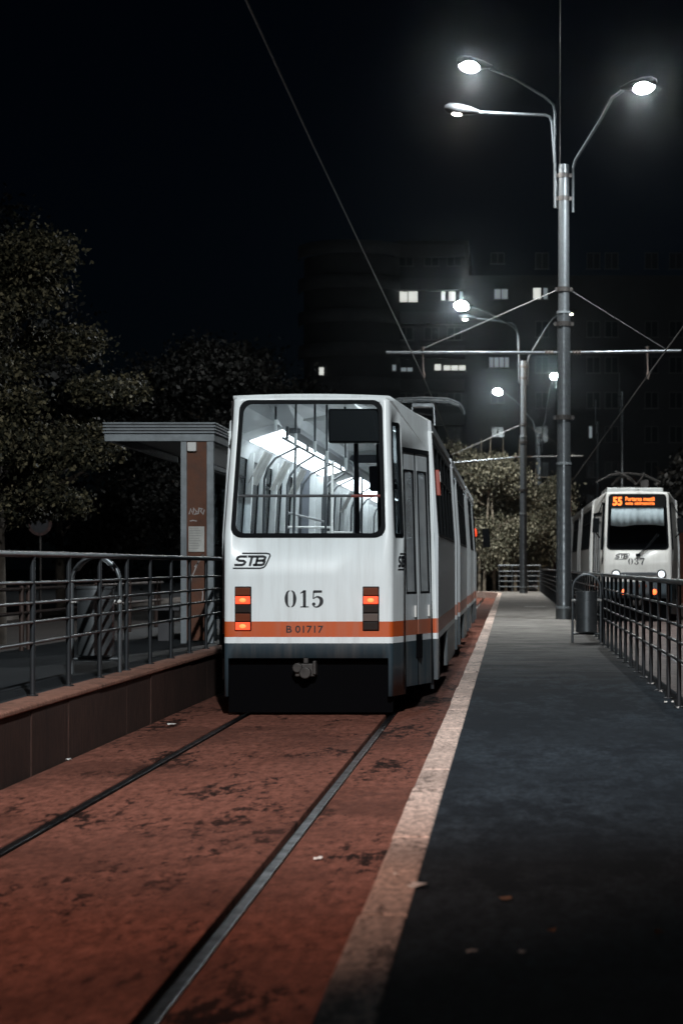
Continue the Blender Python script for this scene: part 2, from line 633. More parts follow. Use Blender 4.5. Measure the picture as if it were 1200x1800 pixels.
def ground_mat(name, base, dark, scale, rough, bump, patch=0.5, patchscale=0.9, stretch=(1, 1, 1), spec=0.5, light=None, thr=(0.56, 0.66), waves=0.0):
    m = bpy.data.materials.new(name)
    m.use_nodes = True
    n, l = m.node_tree.nodes, m.node_tree.links
    p = n['Principled BSDF']
    p.inputs['Roughness'].default_value = rough
    p.inputs['Specular IOR Level'].default_value = spec
    tc = n.new('ShaderNodeTexCoord')
    mp = n.new('ShaderNodeMapping')
    mp.inputs['Scale'].default_value = stretch
    l.new(tc.outputs['Object'], mp.inputs[0])
    fine = n.new('ShaderNodeTexNoise')
    fine.inputs['Scale'].default_value = scale
    fine.inputs['Detail'].default_value = 9
    fine.inputs['Roughness'].default_value = 0.75
    l.new(mp.outputs[0], fine.inputs[0])
    big = n.new('ShaderNodeTexNoise')
    big.inputs['Scale'].default_value = patchscale
    big.inputs['Detail'].default_value = 10
    big.inputs['Roughness'].default_value = 0.68
    l.new(mp.outputs[0], big.inputs[0])
    c1 = n.new('ShaderNodeMix')
    c1.data_type = 'RGBA'
    c1.inputs[6].default_value = (*(light or [c * 1.5 for c in base]), 1)
    c1.inputs[7].default_value = (*[c * 0.5 for c in base], 1)
    r1 = n.new('ShaderNodeMapRange')
    r1.inputs[1].default_value = 0.35
    r1.inputs[2].default_value = 0.65
    l.new(fine.outputs[0], r1.inputs[0])
    l.new(r1.outputs[0], c1.inputs[0])
    mid = n.new('ShaderNodeTexNoise')
    mid.inputs['Scale'].default_value = patchscale * 9
    mid.inputs['Detail'].default_value = 6
    mid.inputs['Roughness'].default_value = 0.7
    l.new(mp.outputs[0], mid.inputs[0])
    bl = n.new('ShaderNodeMix')
    bl.inputs[0].default_value = 0.42
    l.new(big.outputs[0], bl.inputs[2])
    l.new(mid.outputs[0], bl.inputs[3])
    r2 = n.new('ShaderNodeMapRange')
    r2.inputs[1].default_value = thr[0]
    r2.inputs[2].default_value = thr[1]
    r2.inputs[4].default_value = patch
    l.new(bl.outputs[0], r2.inputs[0])
    c2 = n.new('ShaderNodeMix')
    c2.data_type = 'RGBA'
    c2.inputs[7].default_value = (*dark, 1)
    l.new(r2.outputs[0], c2.inputs[0])
    l.new(c1.outputs[2], c2.inputs[6])
    wide = n.new('ShaderNodeTexNoise')
    wide.inputs['Scale'].default_value = 0.55
    wide.inputs['Detail'].default_value = 7
    wide.inputs['Roughness'].default_value = 0.6
    wide.inputs['Distortion'].default_value = 0.4
    l.new(tc.outputs['Object'], wide.inputs[0])
    r4 = n.new('ShaderNodeMapRange')
    r4.inputs[1].default_value = 0.47
    r4.inputs[2].default_value = 0.62
    r4.inputs[4].default_value = 0.6
    l.new(wide.outputs[0], r4.inputs[0])
    c3 = n.new('ShaderNodeMix')
    c3.data_type = 'RGBA'
    c3.inputs[7].default_value = (*[a * 0.35 + b_ * 0.4 for a, b_ in zip(base, dark)], 1)
    l.new(r4.outputs[0], c3.inputs[0])
    l.new(c2.outputs[2], c3.inputs[6])
    l.new(c3.outputs[2], p.inputs['Base Color'])
    b = n.new('ShaderNodeBump')
    b.inputs['Strength'].default_value = bump
    b.inputs['Distance'].default_value = 0.02
    sm = n.new('ShaderNodeMath')
    l.new(fine.outputs[0], sm.inputs[0])
    l.new(big.outputs[0], sm.inputs[1])
    l.new(sm.outputs[0], b.inputs['Height'])
    if waves:
        # hand-laid asphalt: shallow ripples lying across the walking direction
        m3 = n.new('ShaderNodeMapping')
        m3.inputs['Scale'].default_value = (0.28, 1.9, 1)
        l.new(tc.outputs['Object'], m3.inputs[0])
        wv = n.new('ShaderNodeTexNoise')
        wv.inputs['Scale'].default_value = 1.3
        wv.inputs['Detail'].default_value = 4
        l.new(m3.outputs[0], wv.inputs[0])
        b2 = n.new('ShaderNodeBump')
        b2.inputs['Strength'].default_value = 1.0
        b2.inputs['Distance'].default_value = waves
        l.new(wv.outputs[0], b2.inputs['Height'])
        l.new(b2.outputs[0], b.inputs['Normal'])
    l.new(b.outputs[0], p.inputs['Normal'])
    return m


M['track'] = ground_mat("rusty_track_concrete", (0.19, 0.076, 0.054), (0.012, 0.006, 0.005), 16, 0.92, 0.6, 0.97, 1.6, (1, 0.34, 1), 0.1, thr=(0.525, 0.575))
M['tarmac'] = ground_mat("platform_tarmac", (0.024, 0.034, 0.044), (0.008, 0.012, 0.017), 22, 0.92, 0.4, 0.85, 0.9, (1.0, 0.35, 1), 0.11, thr=(0.46, 0.54), waves=0.012)


def lamplit_beyond(m, y0, y1, light, dark):
    """far tarmac painted paler for the lamplight there, mottled in streaks across the walk"""
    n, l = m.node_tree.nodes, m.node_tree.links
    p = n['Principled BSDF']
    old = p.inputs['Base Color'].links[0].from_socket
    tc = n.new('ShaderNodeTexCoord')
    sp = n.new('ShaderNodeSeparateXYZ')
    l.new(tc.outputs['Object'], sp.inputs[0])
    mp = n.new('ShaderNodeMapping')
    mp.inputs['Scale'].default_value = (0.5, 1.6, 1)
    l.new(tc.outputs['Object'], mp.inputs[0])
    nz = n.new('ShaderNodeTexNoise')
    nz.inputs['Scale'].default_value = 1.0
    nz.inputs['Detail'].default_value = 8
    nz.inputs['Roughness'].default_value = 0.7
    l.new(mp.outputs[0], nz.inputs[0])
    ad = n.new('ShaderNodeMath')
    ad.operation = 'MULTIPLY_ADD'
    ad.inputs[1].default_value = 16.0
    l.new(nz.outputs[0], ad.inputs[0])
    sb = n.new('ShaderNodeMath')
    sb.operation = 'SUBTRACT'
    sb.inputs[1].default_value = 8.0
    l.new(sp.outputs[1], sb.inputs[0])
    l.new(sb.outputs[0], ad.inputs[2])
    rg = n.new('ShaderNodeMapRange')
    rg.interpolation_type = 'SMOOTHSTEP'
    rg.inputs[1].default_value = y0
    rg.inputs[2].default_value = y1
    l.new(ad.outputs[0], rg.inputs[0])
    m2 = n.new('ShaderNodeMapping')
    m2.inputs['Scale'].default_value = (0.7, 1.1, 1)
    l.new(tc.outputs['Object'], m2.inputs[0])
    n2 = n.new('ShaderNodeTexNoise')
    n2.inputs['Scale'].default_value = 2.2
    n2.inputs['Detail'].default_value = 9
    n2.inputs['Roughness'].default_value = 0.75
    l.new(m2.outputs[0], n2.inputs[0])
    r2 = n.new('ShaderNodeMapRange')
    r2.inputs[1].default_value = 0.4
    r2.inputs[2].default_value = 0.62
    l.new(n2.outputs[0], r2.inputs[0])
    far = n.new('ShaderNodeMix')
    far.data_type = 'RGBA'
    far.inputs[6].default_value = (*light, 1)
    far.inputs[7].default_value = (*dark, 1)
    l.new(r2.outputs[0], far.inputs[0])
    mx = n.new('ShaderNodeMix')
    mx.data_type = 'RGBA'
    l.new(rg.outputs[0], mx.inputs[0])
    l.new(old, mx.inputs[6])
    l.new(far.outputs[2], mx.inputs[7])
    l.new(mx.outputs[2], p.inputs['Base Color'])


lamplit_beyond(M['tarmac'], 19, 40, (0.27, 0.255, 0.235), (0.12, 0.114, 0.106))  # lamp-lit stretch of platform put into the colour, paler with distance
M['kerb'] = ground_mat("kerb_stone", (0.64, 0.50, 0.43), (0.05, 0.038, 0.033), 22, 0.85, 0.4, 0.8, 1.9, (1.6, 0.6, 1), 0.3, thr=(0.535, 0.59))
M['wallconc'] = ground_mat("platform_wall_concrete", (0.05, 0.026, 0.02), (0.018, 0.011, 0.009), 18, 0.9, 0.3, 0.8, 1.2, (1, 2.6, 0.25), 0.2)
M['paving'] = ground_mat("left_platform_paving", (0.022, 0.026, 0.03), (0.009, 0.011, 0.013), 30, 0.65, 0.3, 0.7, 1.1, (1, 1, 1), 0.4)
M['leftkerb'] = ground_mat("left_kerb_stone", (0.28, 0.135, 0.095), (0.04, 0.024, 0.018), 22, 0.85, 0.4, 0.8, 1.9, (0.8, 1.6, 1), 0.3, thr=(0.52, 0.6))
M['earth'] = ground_mat("dark_ground", (0.05, 0.042, 0.036), (0.02, 0.017, 0.015), 8, 0.9, 0.3, 0.6, 0.4)
M['road'] = ground_mat("road_asphalt", (0.024, 0.019, 0.017), (0.011, 0.01, 0.01), 30, 0.8, 0.25, 0.5, 0.7)
M['rtrack'] = ground_mat("far_track_concrete", (0.13, 0.10, 0.09), (0.03, 0.024, 0.02), 14, 0.8, 0.3, 0.8, 1.3, (1, 0.6, 1), 0.3)
M['lightkerb'] = ground_mat("pale_kerb", (0.2, 0.18, 0.165), (0.07, 0.06, 0.055), 20, 0.85, 0.3, 0.7, 1.5)

g = MB()
g.add([(-600, -60, -0.12), (600, -60, -0.12), (600, 900, -0.12), (-600, 900, -0.12)], [(0, 1, 2, 3)])
struct(g.build("ground", M['earth']))

YB, YE = -6.0, 96.0


def track(cx, x0, x1, z, mm, name):
    rl, rr = cx - 0.7525, cx + 0.7525
    b = MB()
    for a, c in ((x0, rl - 0.038), (rl + 0.062, rr - 0.062), (rr + 0.038, x1)):
        b.box((a, YB, z - 0.3), (c, 150, z))
    struct(b.build(name, mm, bevel=0.008))
    gv = MB()
    for r_ in (rl, rr):
        gv.box((r_ - 0.11, YB, z - 0.3), (r_ + 0.11, 150, z - 0.045))
    struct(gv.build("rail_groove", M['groove']))
    for sg, r_ in ((1, rl), (-1, rr)):
        q = MB()
        q.box((r_ - 0.028, YB, z - 0.05), (r_ + 0.028, 150, z - 0.004))
        struct(q.build("rail", M['steelrail'], bevel=0.006))


track(TX, -3.43, -0.52, 0.0, M['track'], "track_bed")
track(3.19, 1.64, 6.2, 0.12, M['rtrack'], "far_track_bed")

# platform on the right, its far end bending to the left
p_ = MB()
edge = [(-0.36, YB)] + [(-0.36, y) for y in (10, 30, 60, 84, 90)]
edge += [(-0.34 - 2.2 * (1 - math.cos(R(a))), 90 + 6.5 * math.sin(R(a))) for a in (15, 30, 45, 60, 75, 90)]
rp = [(1.62, YB), (1.62, 30), (1.62, 60), (1.72, 96.5)]
poly = edge + [(-1.2, 96.5)] + rp[::-1]
nn = len(poly)
p_.add([(x, y, 0.28) for x, y in poly] + [(x, y, -0.1) for x, y in poly],
       [tuple(range(nn - 1, -1, -1))] + [(i, (i + 1) % nn, nn + (i + 1) % nn, nn + i) for i in range(nn)])
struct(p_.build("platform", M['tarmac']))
k_ = MB()
yy = YB
i = 0
while yy < 89.9:
    dz, dx = random.uniform(-0.004, 0.006), random.uniform(-0.006, 0.006)
    k_.box((-0.53 + dx, yy + 0.004, -0.1), (-0.358 + dx * 0.4, yy + 0.996, 0.287 + dz))
    yy += 1.0
for a in range(0, 90, 15):
    pa = [(-0.34 - 2.2 * (1 - math.cos(R(b))), 90 + 6.5 * math.sin(R(b))) for b in (a, a + 15)]
    pb = [(-0.53 - 2.1 * (1 - math.cos(R(b))), 90 + 6.3 * math.sin(R(b))) for b in (a, a + 15)]
    k_.slab([(*pb[0], 0.29), (*pa[0], 0.29), (*pa[1], 0.29), (*pb[1], 0.29)], 0.4)
struct(k_.build("kerb", M['kerb'], bevel=0.012))

# left platform with its retaining wall
q_ = MB()
q_.box((-6.0, YB, -0.1), (-3.60, 60, 0.495))
struct(q_.build("left_platform", M['paving']))
q_ = MB()
yy = YB
while yy < 60:
    o_ = random.uniform(-0.006, 0.006)
    q_.box((-3.596, yy + 0.004, -0.1), (-3.455 + o_, yy + 1.196, 0.468))
    yy += 1.2
struct(q_.build("platform_edge_wall", M['wallconc'], bevel=0.012))
q_ = MB()
q_.box((-3.70, YB, 0.47), (-3.435, 60, 0.512))
struct(q_.build("left_kerb", M['leftkerb'], bevel=0.012))
q_ = MB()
q_.box((-13.0, YB, -0.1), (-6.0, 150, 0.10))
struct(q_.build("road", M['road']))
q_ = MB()
q_.box((-13.2, YB, -0.1), (-13.0, 150, 0.27))
struct(q_.build("road_kerb", M['lightkerb'], bevel=0.015))
q_ = MB()
q_.box((-40, YB, -0.1), (-13.2, 150, 0.25))
struct(q_.build("pavement", M['paving']))
# crossing street behind the platform end
q_ = MB()
q_.box((-5.9, 97.5, -0.1), (1.6, 112, 0.02))
struct(q_.build("street", M['rtrack']))
q_ = MB()
q_.box((-13, 112, -0.1), (14, 112.3, 0.22))
struct(q_.build("street_kerb", M['lightkerb'], bevel=0.015))

b = MB()
b.box((.45, 60.2, .281), (1.08, 60.75, .2845))
struct(b.build("white_line", mat("worn_white_paint", (0.5, 0.5, 0.48), .8, var=.5, vscale=9)))

# manhole lid in the track
mh = thing("manhole_cover", "round dark iron lid set in the rusty track concrete at the bottom left", "manhole cover", (-2.03, 6.72, 0.0))
b = MB()
b.lathe([(0.30, -0.02), (0.30, 0.010), (0.25, 0.0101), (0.25, 0.004), (0.0, 0.0041)], (0, 0, 0), 36)
b.build("lid_frame", M['iron'], mh)
b = MB()
for i in range(-3, 4):
    hw = math.sqrt(0.24 ** 2 - (i * 0.06) ** 2)
    b.box((-hw, i * 0.06 - 0.012, 0.002), (hw, i * 0.06 + 0.012, 0.011))
b.build("lid_ribs", M['iron'], mh)


# ------------------------------------------------------------------ trams
def make_tram(root, front=False):
    L = 27.0
    W0, W1, WE, NL = 0.85, 0.85, 1.11, 1.25
    ZT = 3.235
    HW = 1.15
    skew = 0.0 if front else -0.11

    def lean(v):
        # the sides lean inwards above the waist, and the end swings a little off the axis
        x, y, z = v
        x *= 1 - 0.07 * min(max((z - 1.83) / 1.23, 0), 1)
        if y < NL:
            x += skew * (1 - y / NL)
        return (x, y, z)

    MB.warp = lean
    PAINT = M['paint2'] if front else M['paint']
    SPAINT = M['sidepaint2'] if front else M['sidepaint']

    def w_(z):
        return W0 if z < 1.84 else W0 + (W1 - W0) * (z - 1.84) / (ZT - 1.84)

    def yb(z):
        return 0.0 if z < 1.84 else 0.17 * (z - 1.84) / (ZT - 1.84)

    r = 0.045

    def tap(sx, t, z, off=0.0):
        """point on the tapering corner side; off pushes outwards"""
        a = Vector((w_(z), yb(z) + r))
        e = Vector((WE, NL))
        d = (e - a).normalized()
        n = Vector((d.y, -d.x))
        p = a + (e - a) * t + n * off
        return Vector((sx * p.x, p.y, z))

    def rear(x, z, off=0.0):
        return Vector((x, yb(z) - off, z))

    rows = [0.20, 0.585, 0.733, 0.796, 0.952, 1.4, 1.815, 2.3, 2.71, 2.97, 3.175, ZT]
    tcols = [0, .035, .215, .285, .975, 1.0]

    def zz(z, t):
        if z <= 2.71:
            return z
        top = ZT + (3.06 - ZT) * t
        return 2.71 + (z - 2.71) / (ZT - 2.71) * (top - 2.71)

    def columns():
        cs = []
        for t in reversed(tcols):
            cs.append(('t', -1, t))
        for a in (60, 30):
            cs.append(('c', -1, a))
        for x in ('-e', -0.745, -0.25, 0.25, 0.745, 'e'):
            cs.append(('r', 0, x))
        for a in (30, 60):
            cs.append(('c', 1, a))
        for t in tcols:
            cs.append(('t', 1, t))
        return cs

    def pos(cdef, z):
        k, s, v = cdef
        if k == 't':
            z2 = zz(z, v)
            return tap(s, v, z2)
        if k == 'c':
            cx = w_(z) - r
            return Vector((s * (cx + r * math.sin(R(v))), yb(z) + r - r * math.cos(R(v)), z))
        if v == 'e':
            return Vector((w_(z) - r, yb(z), z))
        if v == '-e':
            return Vector((-(w_(z) - r), yb(z), z))
        return Vector((v, yb(z), z))

    def nose(parent, name, plain=False):
        cs = columns()
        mb = MB()
        nr = len(rows)
        vs = [pos(c, z) for c in cs for z in rows]
        fs = []
        for i in range(len(cs) - 1):
            a, b2 = cs[i], cs[i + 1]
            for j in range(nr - 1):
                z0, z1 = rows[j], rows[j + 1]
                rearq = a[0] == 'r' and b2[0] == 'r'
                if rearq and z0 < 0.58:
                    continue
                if rearq and abs(a[2] if not isinstance(a[2], str) else 9) <= 0.746 and abs(b2[2] if not isinstance(b2[2], str) else 9) <= 0.746 and z0 >= 1.81 and z1 <= 3.18:
                    continue
                if a[0] == 't' and b2[0] == 't':
                    lo, hi = min(a[2], b2[2]), max(a[2], b2[2])
                    if lo >= 0.03 and hi <= 0.216 and z0 >= 1.81 and z1 <= 2.98:
                        continue
                    if lo >= 0.28 and hi <= 0.976 and a[1] == DOORSIDE and z1 <= 2.72:
                        continue
                fs.append((i * nr + j, (i + 1) * nr + j, (i + 1) * nr + j + 1, i * nr + j + 1))
        mb.add(vs, fs)
        # roof over the nose
        K, U = 6, 12
        rv, rf = [], []
        for k in range(K + 1):
            t = k / K
            e = tap(1, t, ZT + (3.06 - ZT) * t)
            y = e.y if k else yb(ZT)
            cr = 0.02 + 0.24 * t
            for u in range(U + 1):
                uu = -1 + 2 * u / U
                rv.append((e.x * uu, y, e.z + cr * (1 - uu * uu)))
        for k in range(K):
            for u in range(U):
                i0 = k * (U + 1) + u
                rf.append((i0, i0 + 1, i0 + U + 2, i0 + U + 1))
        mb.add(rv, rf)
        return mb.build(name, PAINT, parent, solid=0.035, smooth=True)

    DOORSIDE = -1 if front else 1
    # ---- shell
    body = nose(root, "body")
    keep, skew = skew, 0.0
    far = nose(root, "end_shell")
    skew = keep
    far.location = (0, L, 0)
    far.rotation_euler = (0, 0, math.pi)

    # window edges of the visible end
    def RF(u, v, d):
        return rear(u, v, d)
    b = MB()
    ring(b, rrect(-0.778, 0.778, 1.795, 3.192, 0.11, 6), rrect(-0.735, 0.735, 1.84, 3.150, 0.10, 6), RF, 0.008)
    wf = b.build("rear_window" if not front else "windscreen", M['rubber'], root)
    b = MB()
    b.slab([rear(-0.742, 1.83, -0.012), rear(0.742, 1.83, -0.012), rear(0.742, 3.16, -0.012), rear(-0.742, 3.16, -0.012)], 0.006)
    b.build("pane", M['glass'], wf)

    for sx in (-1, 1):
        def TF(u, v, d, sx=sx):
            return tap(sx, u, v, d)
        b = MB()
        o1, i1 = rrect(.025, .228, 1.80, 2.975, .03, 4), rrect(.045, .205, 1.835, 2.94, .022, 4)
        if sx < 0:
            o1, i1 = o1[::-1], i1[::-1]
        ring(b, o1, i1, TF, 0.006)
        cw = b.build("corner_window", M['rubber'], root)
        q = [TF(.03, 1.81, -.012), TF(.222, 1.81, -.012), TF(.222, 2.965, -.012), TF(.03, 2.965, -.012)]
        if sx < 0:
            q = [q[1], q[0], q[3], q[2]]
        b = MB()
        b.slab(q, 0.005)
        b.build("pane", M['sideglass'], cw)

    # door leaves in the tapering corner
    sx = DOORSIDE
    b = MB()
    for t0, t1, z0, z1 in ((.283, .297, .25, 2.71), (.966, .978, .25, 2.71), (.283, .978, 2.69, 2.735)):
        q = [tap(sx, t0, z0, .004), tap(sx, t1, z0, .004), tap(sx, t1, z1, .004), tap(sx, t0, z1, .004)]
        if sx < 0:
            q = [q[1], q[0], q[3], q[2]]
        b.slab(q, 0.05)
    b.build("door_frame", M['rubber'], root)
    for ta, tb in ((.298, .628), (.642, .965)):
        def bar(mb, t0, t1, z0, z1, off, th):
            q = [tap(sx, t0, z0, off), tap(sx, t1, z0, off), tap(sx, t1, z1, off), tap(sx, t0, z1, off)]
            if sx < 0:
                q = [q[1], q[0], q[3], q[2]]
            mb.slab(q, th)
        b = MB()
        bar(b, ta, tb, .27, 1.235, -.02, .03)
        bar(b, ta, ta + .045, 1.235, 2.685, -.02, .03)
        bar(b, tb - .045, tb, 1.235, 2.685, -.02, .03)
        bar(b, ta + .045, tb - .045, 2.5, 2.685, -.02, .03)
        d = b.build("door_leaf", SPAINT, root)
        b = MB()
        bar(b, ta + .045, tb - .045, 1.235, 2.5, -.03, .006)
        b.build("door_glass", M['doorglass'], d)
        b = MB()
        bar(b, ta + .045, ta + .058, 1.235, 2.5, -.015, .02)
        bar(b, tb - .058, tb - .045, 1.235, 2.5, -.015, .02)
        bar(b, ta + .045, tb - .045, 1.225, 1.245, -.015, .02)
        bar(b, ta + .045, tb - .045, 2.49, 2.51, -.015, .02)
        bar(b, tb - .003, tb + .008, .27, 2.685, -.012, .02)
        b.build("door_seal", M['rubber'], d)
        b = MB()
        bar(b, tb - .10, tb - .075, .98, 1.1, .004, .02)
        b.build("door_handle", M['whitebox'], d)

    # ---- side walls
    win = []     # (y0, y1) window openings, door openings on the door side
    segs = [(1.5, 7.4, 5), (10.75, 15.4, 4), (18.95, 22.0, 3), (23.75, 25.55, 2)]
    doors = [(9.2, 10.6), (15.65, 17.1), (22.2, 23.6)]
    joints = [(7.75, 8.85), (17.4, 18.6)]
    for sx in (-1, 1):
        b = MB()
        x0, x1 = sx * (HW - 0.04), sx * HW
        wins = []
        for a, c, n in segs:
            st = (c - a) / n
            for i in range(n):
                wins.append((a + i * st + 0.06, a + (i + 1) * st - 0.06))
        for a, c in doors:
            if sx != DOORSIDE:
                wins.append((a + .06, (a + c) / 2 - .06))
                wins.append(((a + c) / 2 + .06, c - .06))
        wins.sort()
        drs = doors if sx == DOORSIDE else []
        # full wall runs between the joints
        runs = [(NL + 0.003, 7.75), (8.85, 17.4), (18.6, L - NL - 0.003)]
        bog = [(1.7, 4.3), (10.9, 13.3), (19.6, 22.0), (23.8, 25.3)]
        for ra, rb in runs:
            cur = ra
            # sill-level wall, interrupted by doors
            cuts = [d for d in drs if ra < d[0] < rb]
            for d in cuts + [None]:
                e = d[0] if d else rb
                b.box((x0, cur, 0.73), (x1, e, 1.83))
                if d:
                    cur = d[1]
            b.box((x0, ra, 2.86), (x1, rb, 3.06))
            cur = ra
            for wa, wb in sorted([q for q in wins if ra < q[0] < rb] + cuts):
                if wa - cur > 0.01:
                    b.box((x0, cur, 1.83), (x1, wa, 2.86))
                cur = wb
            if rb - cur > 0.01:
                b.box((x0, cur, 1.83), (x1, rb, 2.86))
            # skirt with openings at the bogies
            cur = ra
            for wa, wb in sorted([q for q in bog if ra < q[0] < rb] + cuts):
                if wa - cur > 0.01:
                    b.box((x0, cur, 0.30), (x1, wa, 0.73))
                cur = max(cur, wb)
            if rb - cur > 0.01:
                b.box((x0, cur, 0.30), (x1, rb, 0.73))
        # step between nose and side
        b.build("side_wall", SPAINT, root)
        f = MB()
        f.box((sx * 1.085, NL - 0.012, 0.3), (sx * HW, NL + 0.0, 2.95))
        f.build("corner_trim", PAINT, root)
        # inner lining of the wall: sill, pillars and the header
        f = MB()
        xi, xj = sx * (HW - .052), sx * (HW - .044)
        f.box((xi, NL + .1, .9), (xj, L - NL - .1, 1.80))
        prev = NL + .1
        for wa, wb in wins + [(L - NL - .1, 0)]:
            if wa - prev > .02 and not any(prev - .3 < d0 < wa + .3 for d0, d1 in drs):
                f.box((sx * (HW - .10), prev + .01, 1.80), (xj, wa - .01, 2.80))
            prev = wb
        f.build("wall_lining", M['cream'], root)
        # side windows, each with its pane
        for wa, wb in wins:
            f = MB()
            for ya, yb2, za, zb in ((wa, wa + .03, 1.83, 2.86), (wb - .03, wb, 1.83, 2.86), (wa + .03, wb - .03, 1.83, 1.865), (wa + .03, wb - .03, 2.82, 2.86),
                                    (wa + .03, wb - .03, 2.50, 2.525), (wa - .085, wa - .0005, 1.83, 2.86)):
                f.box((sx * (HW - .03), ya, za), (sx * (HW + .004), yb2, zb))
            wo = f.build("side_window", M['rubber'], root)
            f = MB()
            f.box((sx * (HW - .022), wa + .03, 1.865), (sx * (HW - .016), wb - .03, 2.82))
            f.build("pane", M['sideglass'], wo)
        for a, c in drs:
            mid = (a + c) / 2
            for ya, yb2 in ((a + .02, mid - .01), (mid + .01, c - .02)):
                f = MB()
                xa, xb = sx * (HW - .07), sx * (HW - .04)
                f.box((xa, ya, .32), (xb, yb2, 1.2))
                f.box((xa, ya, 1.2), (xb, ya + .07, 2.84))
                f.box((xa, yb2 - .07, 1.2), (xb, yb2, 2.84))
                f.box((xa, ya + .07, 2.6), (xb, yb2 - .07, 2.84))
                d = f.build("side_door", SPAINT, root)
                f = MB()
                f.box((sx * (HW - .058), ya + .07, 1.2), (sx * (HW - .052), yb2 - .07, 2.6))
                f.build("door_glass", M['doorglass'], d)
                f = MB()
                f.box((sx * (HW - .045), ya + .07, 1.2), (sx * (HW - .034), ya + .095, 2.6))
                f.box((sx * (HW - .045), yb2 - .095, 1.2), (sx * (HW - .034), yb2 - .07, 2.6))
                f.box((sx * (HW - .05), yb2, .32), (sx * (HW - .03), yb2 + .015, 2.84))
                f.build("door_seal", M['rubber'], d)
        # thin drip rail over the windows
        f = MB()
        for ra, rb in runs:
            f.box((sx * HW, ra, 2.93), (sx * (HW + .018), rb, 2.95))
        f.build("drip_rail", M['roof'], root)

    # bellows of the joints
    for ja, jb in joints:
        b = MB()
        n = 7
        for i in range(n):
            y0 = ja + (jb - ja) * i / n
            y1 = ja + (jb - ja) * (i + 1) / n
            ym = (y0 + y1) / 2
            for (ya, wa), (yc, wc) in (((y0, 1.04), (ym, 1.12)), ((ym, 1.12), (y1, 1.04))):
                for s in (-1, 1):
                    q = [(s * wa, ya, .45), (s * wc, yc, .45), (s * wc, yc, 3.0 + (wc - 1.04)), (s * wa, ya, 3.0)]
                    b.add(q, [(0, 1, 2, 3)])
                b.add([(-wa, ya, 3.0), (wa, ya, 3.0), (wc, yc, 3.06), (-wc, yc, 3.06)], [(0, 1, 2, 3)])
        b.build("joint_bellows", M['seat'], root)

    # main roof
    b = MB()
    U = 16
    prof = []
    for u in range(U + 1):
        uu = -1 + 2 * u / U
        prof.append((HW * uu, 3.06 + 0.24 * (1 - uu ** 4 * 0.35 - uu * uu * 0.65)))
    for ra, rb in ((NL, 7.75), (8.85, 17.4), (18.6, L - NL)):
        vs = [(x, ra, z) for x, z in prof] + [(x, rb, z) for x, z in prof]
        n = U + 1
        b.add(vs, [(i, i + 1, n + i + 1, n + i) for i in range(U)])
        b.add([(x, ra, z) for x, z in prof], [tuple(range(n))])
        b.add([(x, rb, z) for x, z in prof], [tuple(range(n - 1, -1, -1))])
    roof = b.build("roof", M['roof'], root, smooth=True)
    b = MB()
    for y, s in ((4.5, .5), (6.3, .5), (11.5, .5), (13.2, .5), (21, .5)):
        b.lathe([(.20, 0), (.20, .10), (.26, .11), (.26, .2), (.14, .24)], (0.78, y, 3.15), 16)
    b.build("roof_vent", M['black'], roof, smooth=True)

    # underframe, lifeguard, coupling, bogies
    b = MB()
    b.box((-1.04, .75, .55), (1.04, L - .5, .80))
    b.box((-.80, .50, .42), (.80, .75, .74))
    b.box((-.83, .14, .03), (.83, .18, .58))
    b.box((-.6, 3.0, .25), (.6, 9.5, .55))
    b.box((-.9, 13.6, .3), (.9, 17.0, .55))
    b.build("underframe", M['black'], root)
    b = MB()
    b.box((-1.08, 1.3, .80), (1.08, L - 1.3, .90))
    b.box((-.76, .1, .80), (.76, 1.29, .90))
    b.build("floor", M['floor'], root)
    cp = MB()
    cp.box((-.13, -.02, .40), (.07, .16, .53))
    cp.tube([(-.10, -.06, .49), (-.10, .05, .49)], .05, 12)
    cp.tube([(-.02, -.07, .44), (-.02, .05, .44)], .06, 12)
    cp.box((.05, -.04, .42), (.085, .03, .56))
    cp.box((-.05, .0, .53), (.0, .05, .60))
    cp.build("coupling", M['iron'], root, bevel=0.01)
    for yc in (3.0, 12.1, 20.8, 24.5):
        bg_ = MB()
        for dy in (-.9, .9):
            for s in (-1, 1):
                bg_.tube([(s * .68, yc + dy, .33), (s * .86, yc + dy, .33)], .33, 24)
        bg_.box((-.95, yc - 1.1, .35), (-.85, yc + 1.1, .52))
        bg_.box((.85, yc - 1.1, .35), (.95, yc + 1.1, .52))
        bg_.box((-.95, yc - .2, .36), (.95, yc + .2, .5))
        bg_.build("bogie", M['black'], root)

    # ---- interior
    b = MB()
    for ra, rb in ((.35, L - .35),):
        pr = [(-1.11, 2.72), (-1.06, 2.90), (-.62, 3.04), (-.54, 2.985), (-.36, 2.985), (-.30, 3.08), (0, 3.13), (.30, 3.08), (.36, 2.985), (.54, 2.985), (.62, 3.04), (1.06, 2.90), (1.11, 2.72)]
        n = len(pr)
        # taper with the nose
        def sect(y):
            k = 1.0
            if y < NL:
                k = 0.70 + 0.28 * y / NL
            if y > L - NL:
                k = 0.70 + 0.28 * (L - y) / NL
            return [(x * k * (1.06 if y < .3 else 1), y, 3.185 if y < .3 else z) for x, z in pr]
        ys = [.19, NL, L - NL, L - .35]
        vs = []
        for y in ys:
            vs += sect(y)
        fs = []
        for k in range(3):
            for i in range(n - 1):
                fs.append((k * n + i, (k + 1) * n + i, (k + 1) * n + i + 1, k * n + i + 1))
        b.add(vs, fs)
    b.build("ceiling_lining", M['ceil'], root)
    b = MB()
    for s in (-1, 1):
        b.box((s * .345, 1.3, 2.93), (s * .515, L - 1.3, 2.98))
    b.build("ceiling_duct", M['duct'], root)
    y = 2.2
    gi = 0
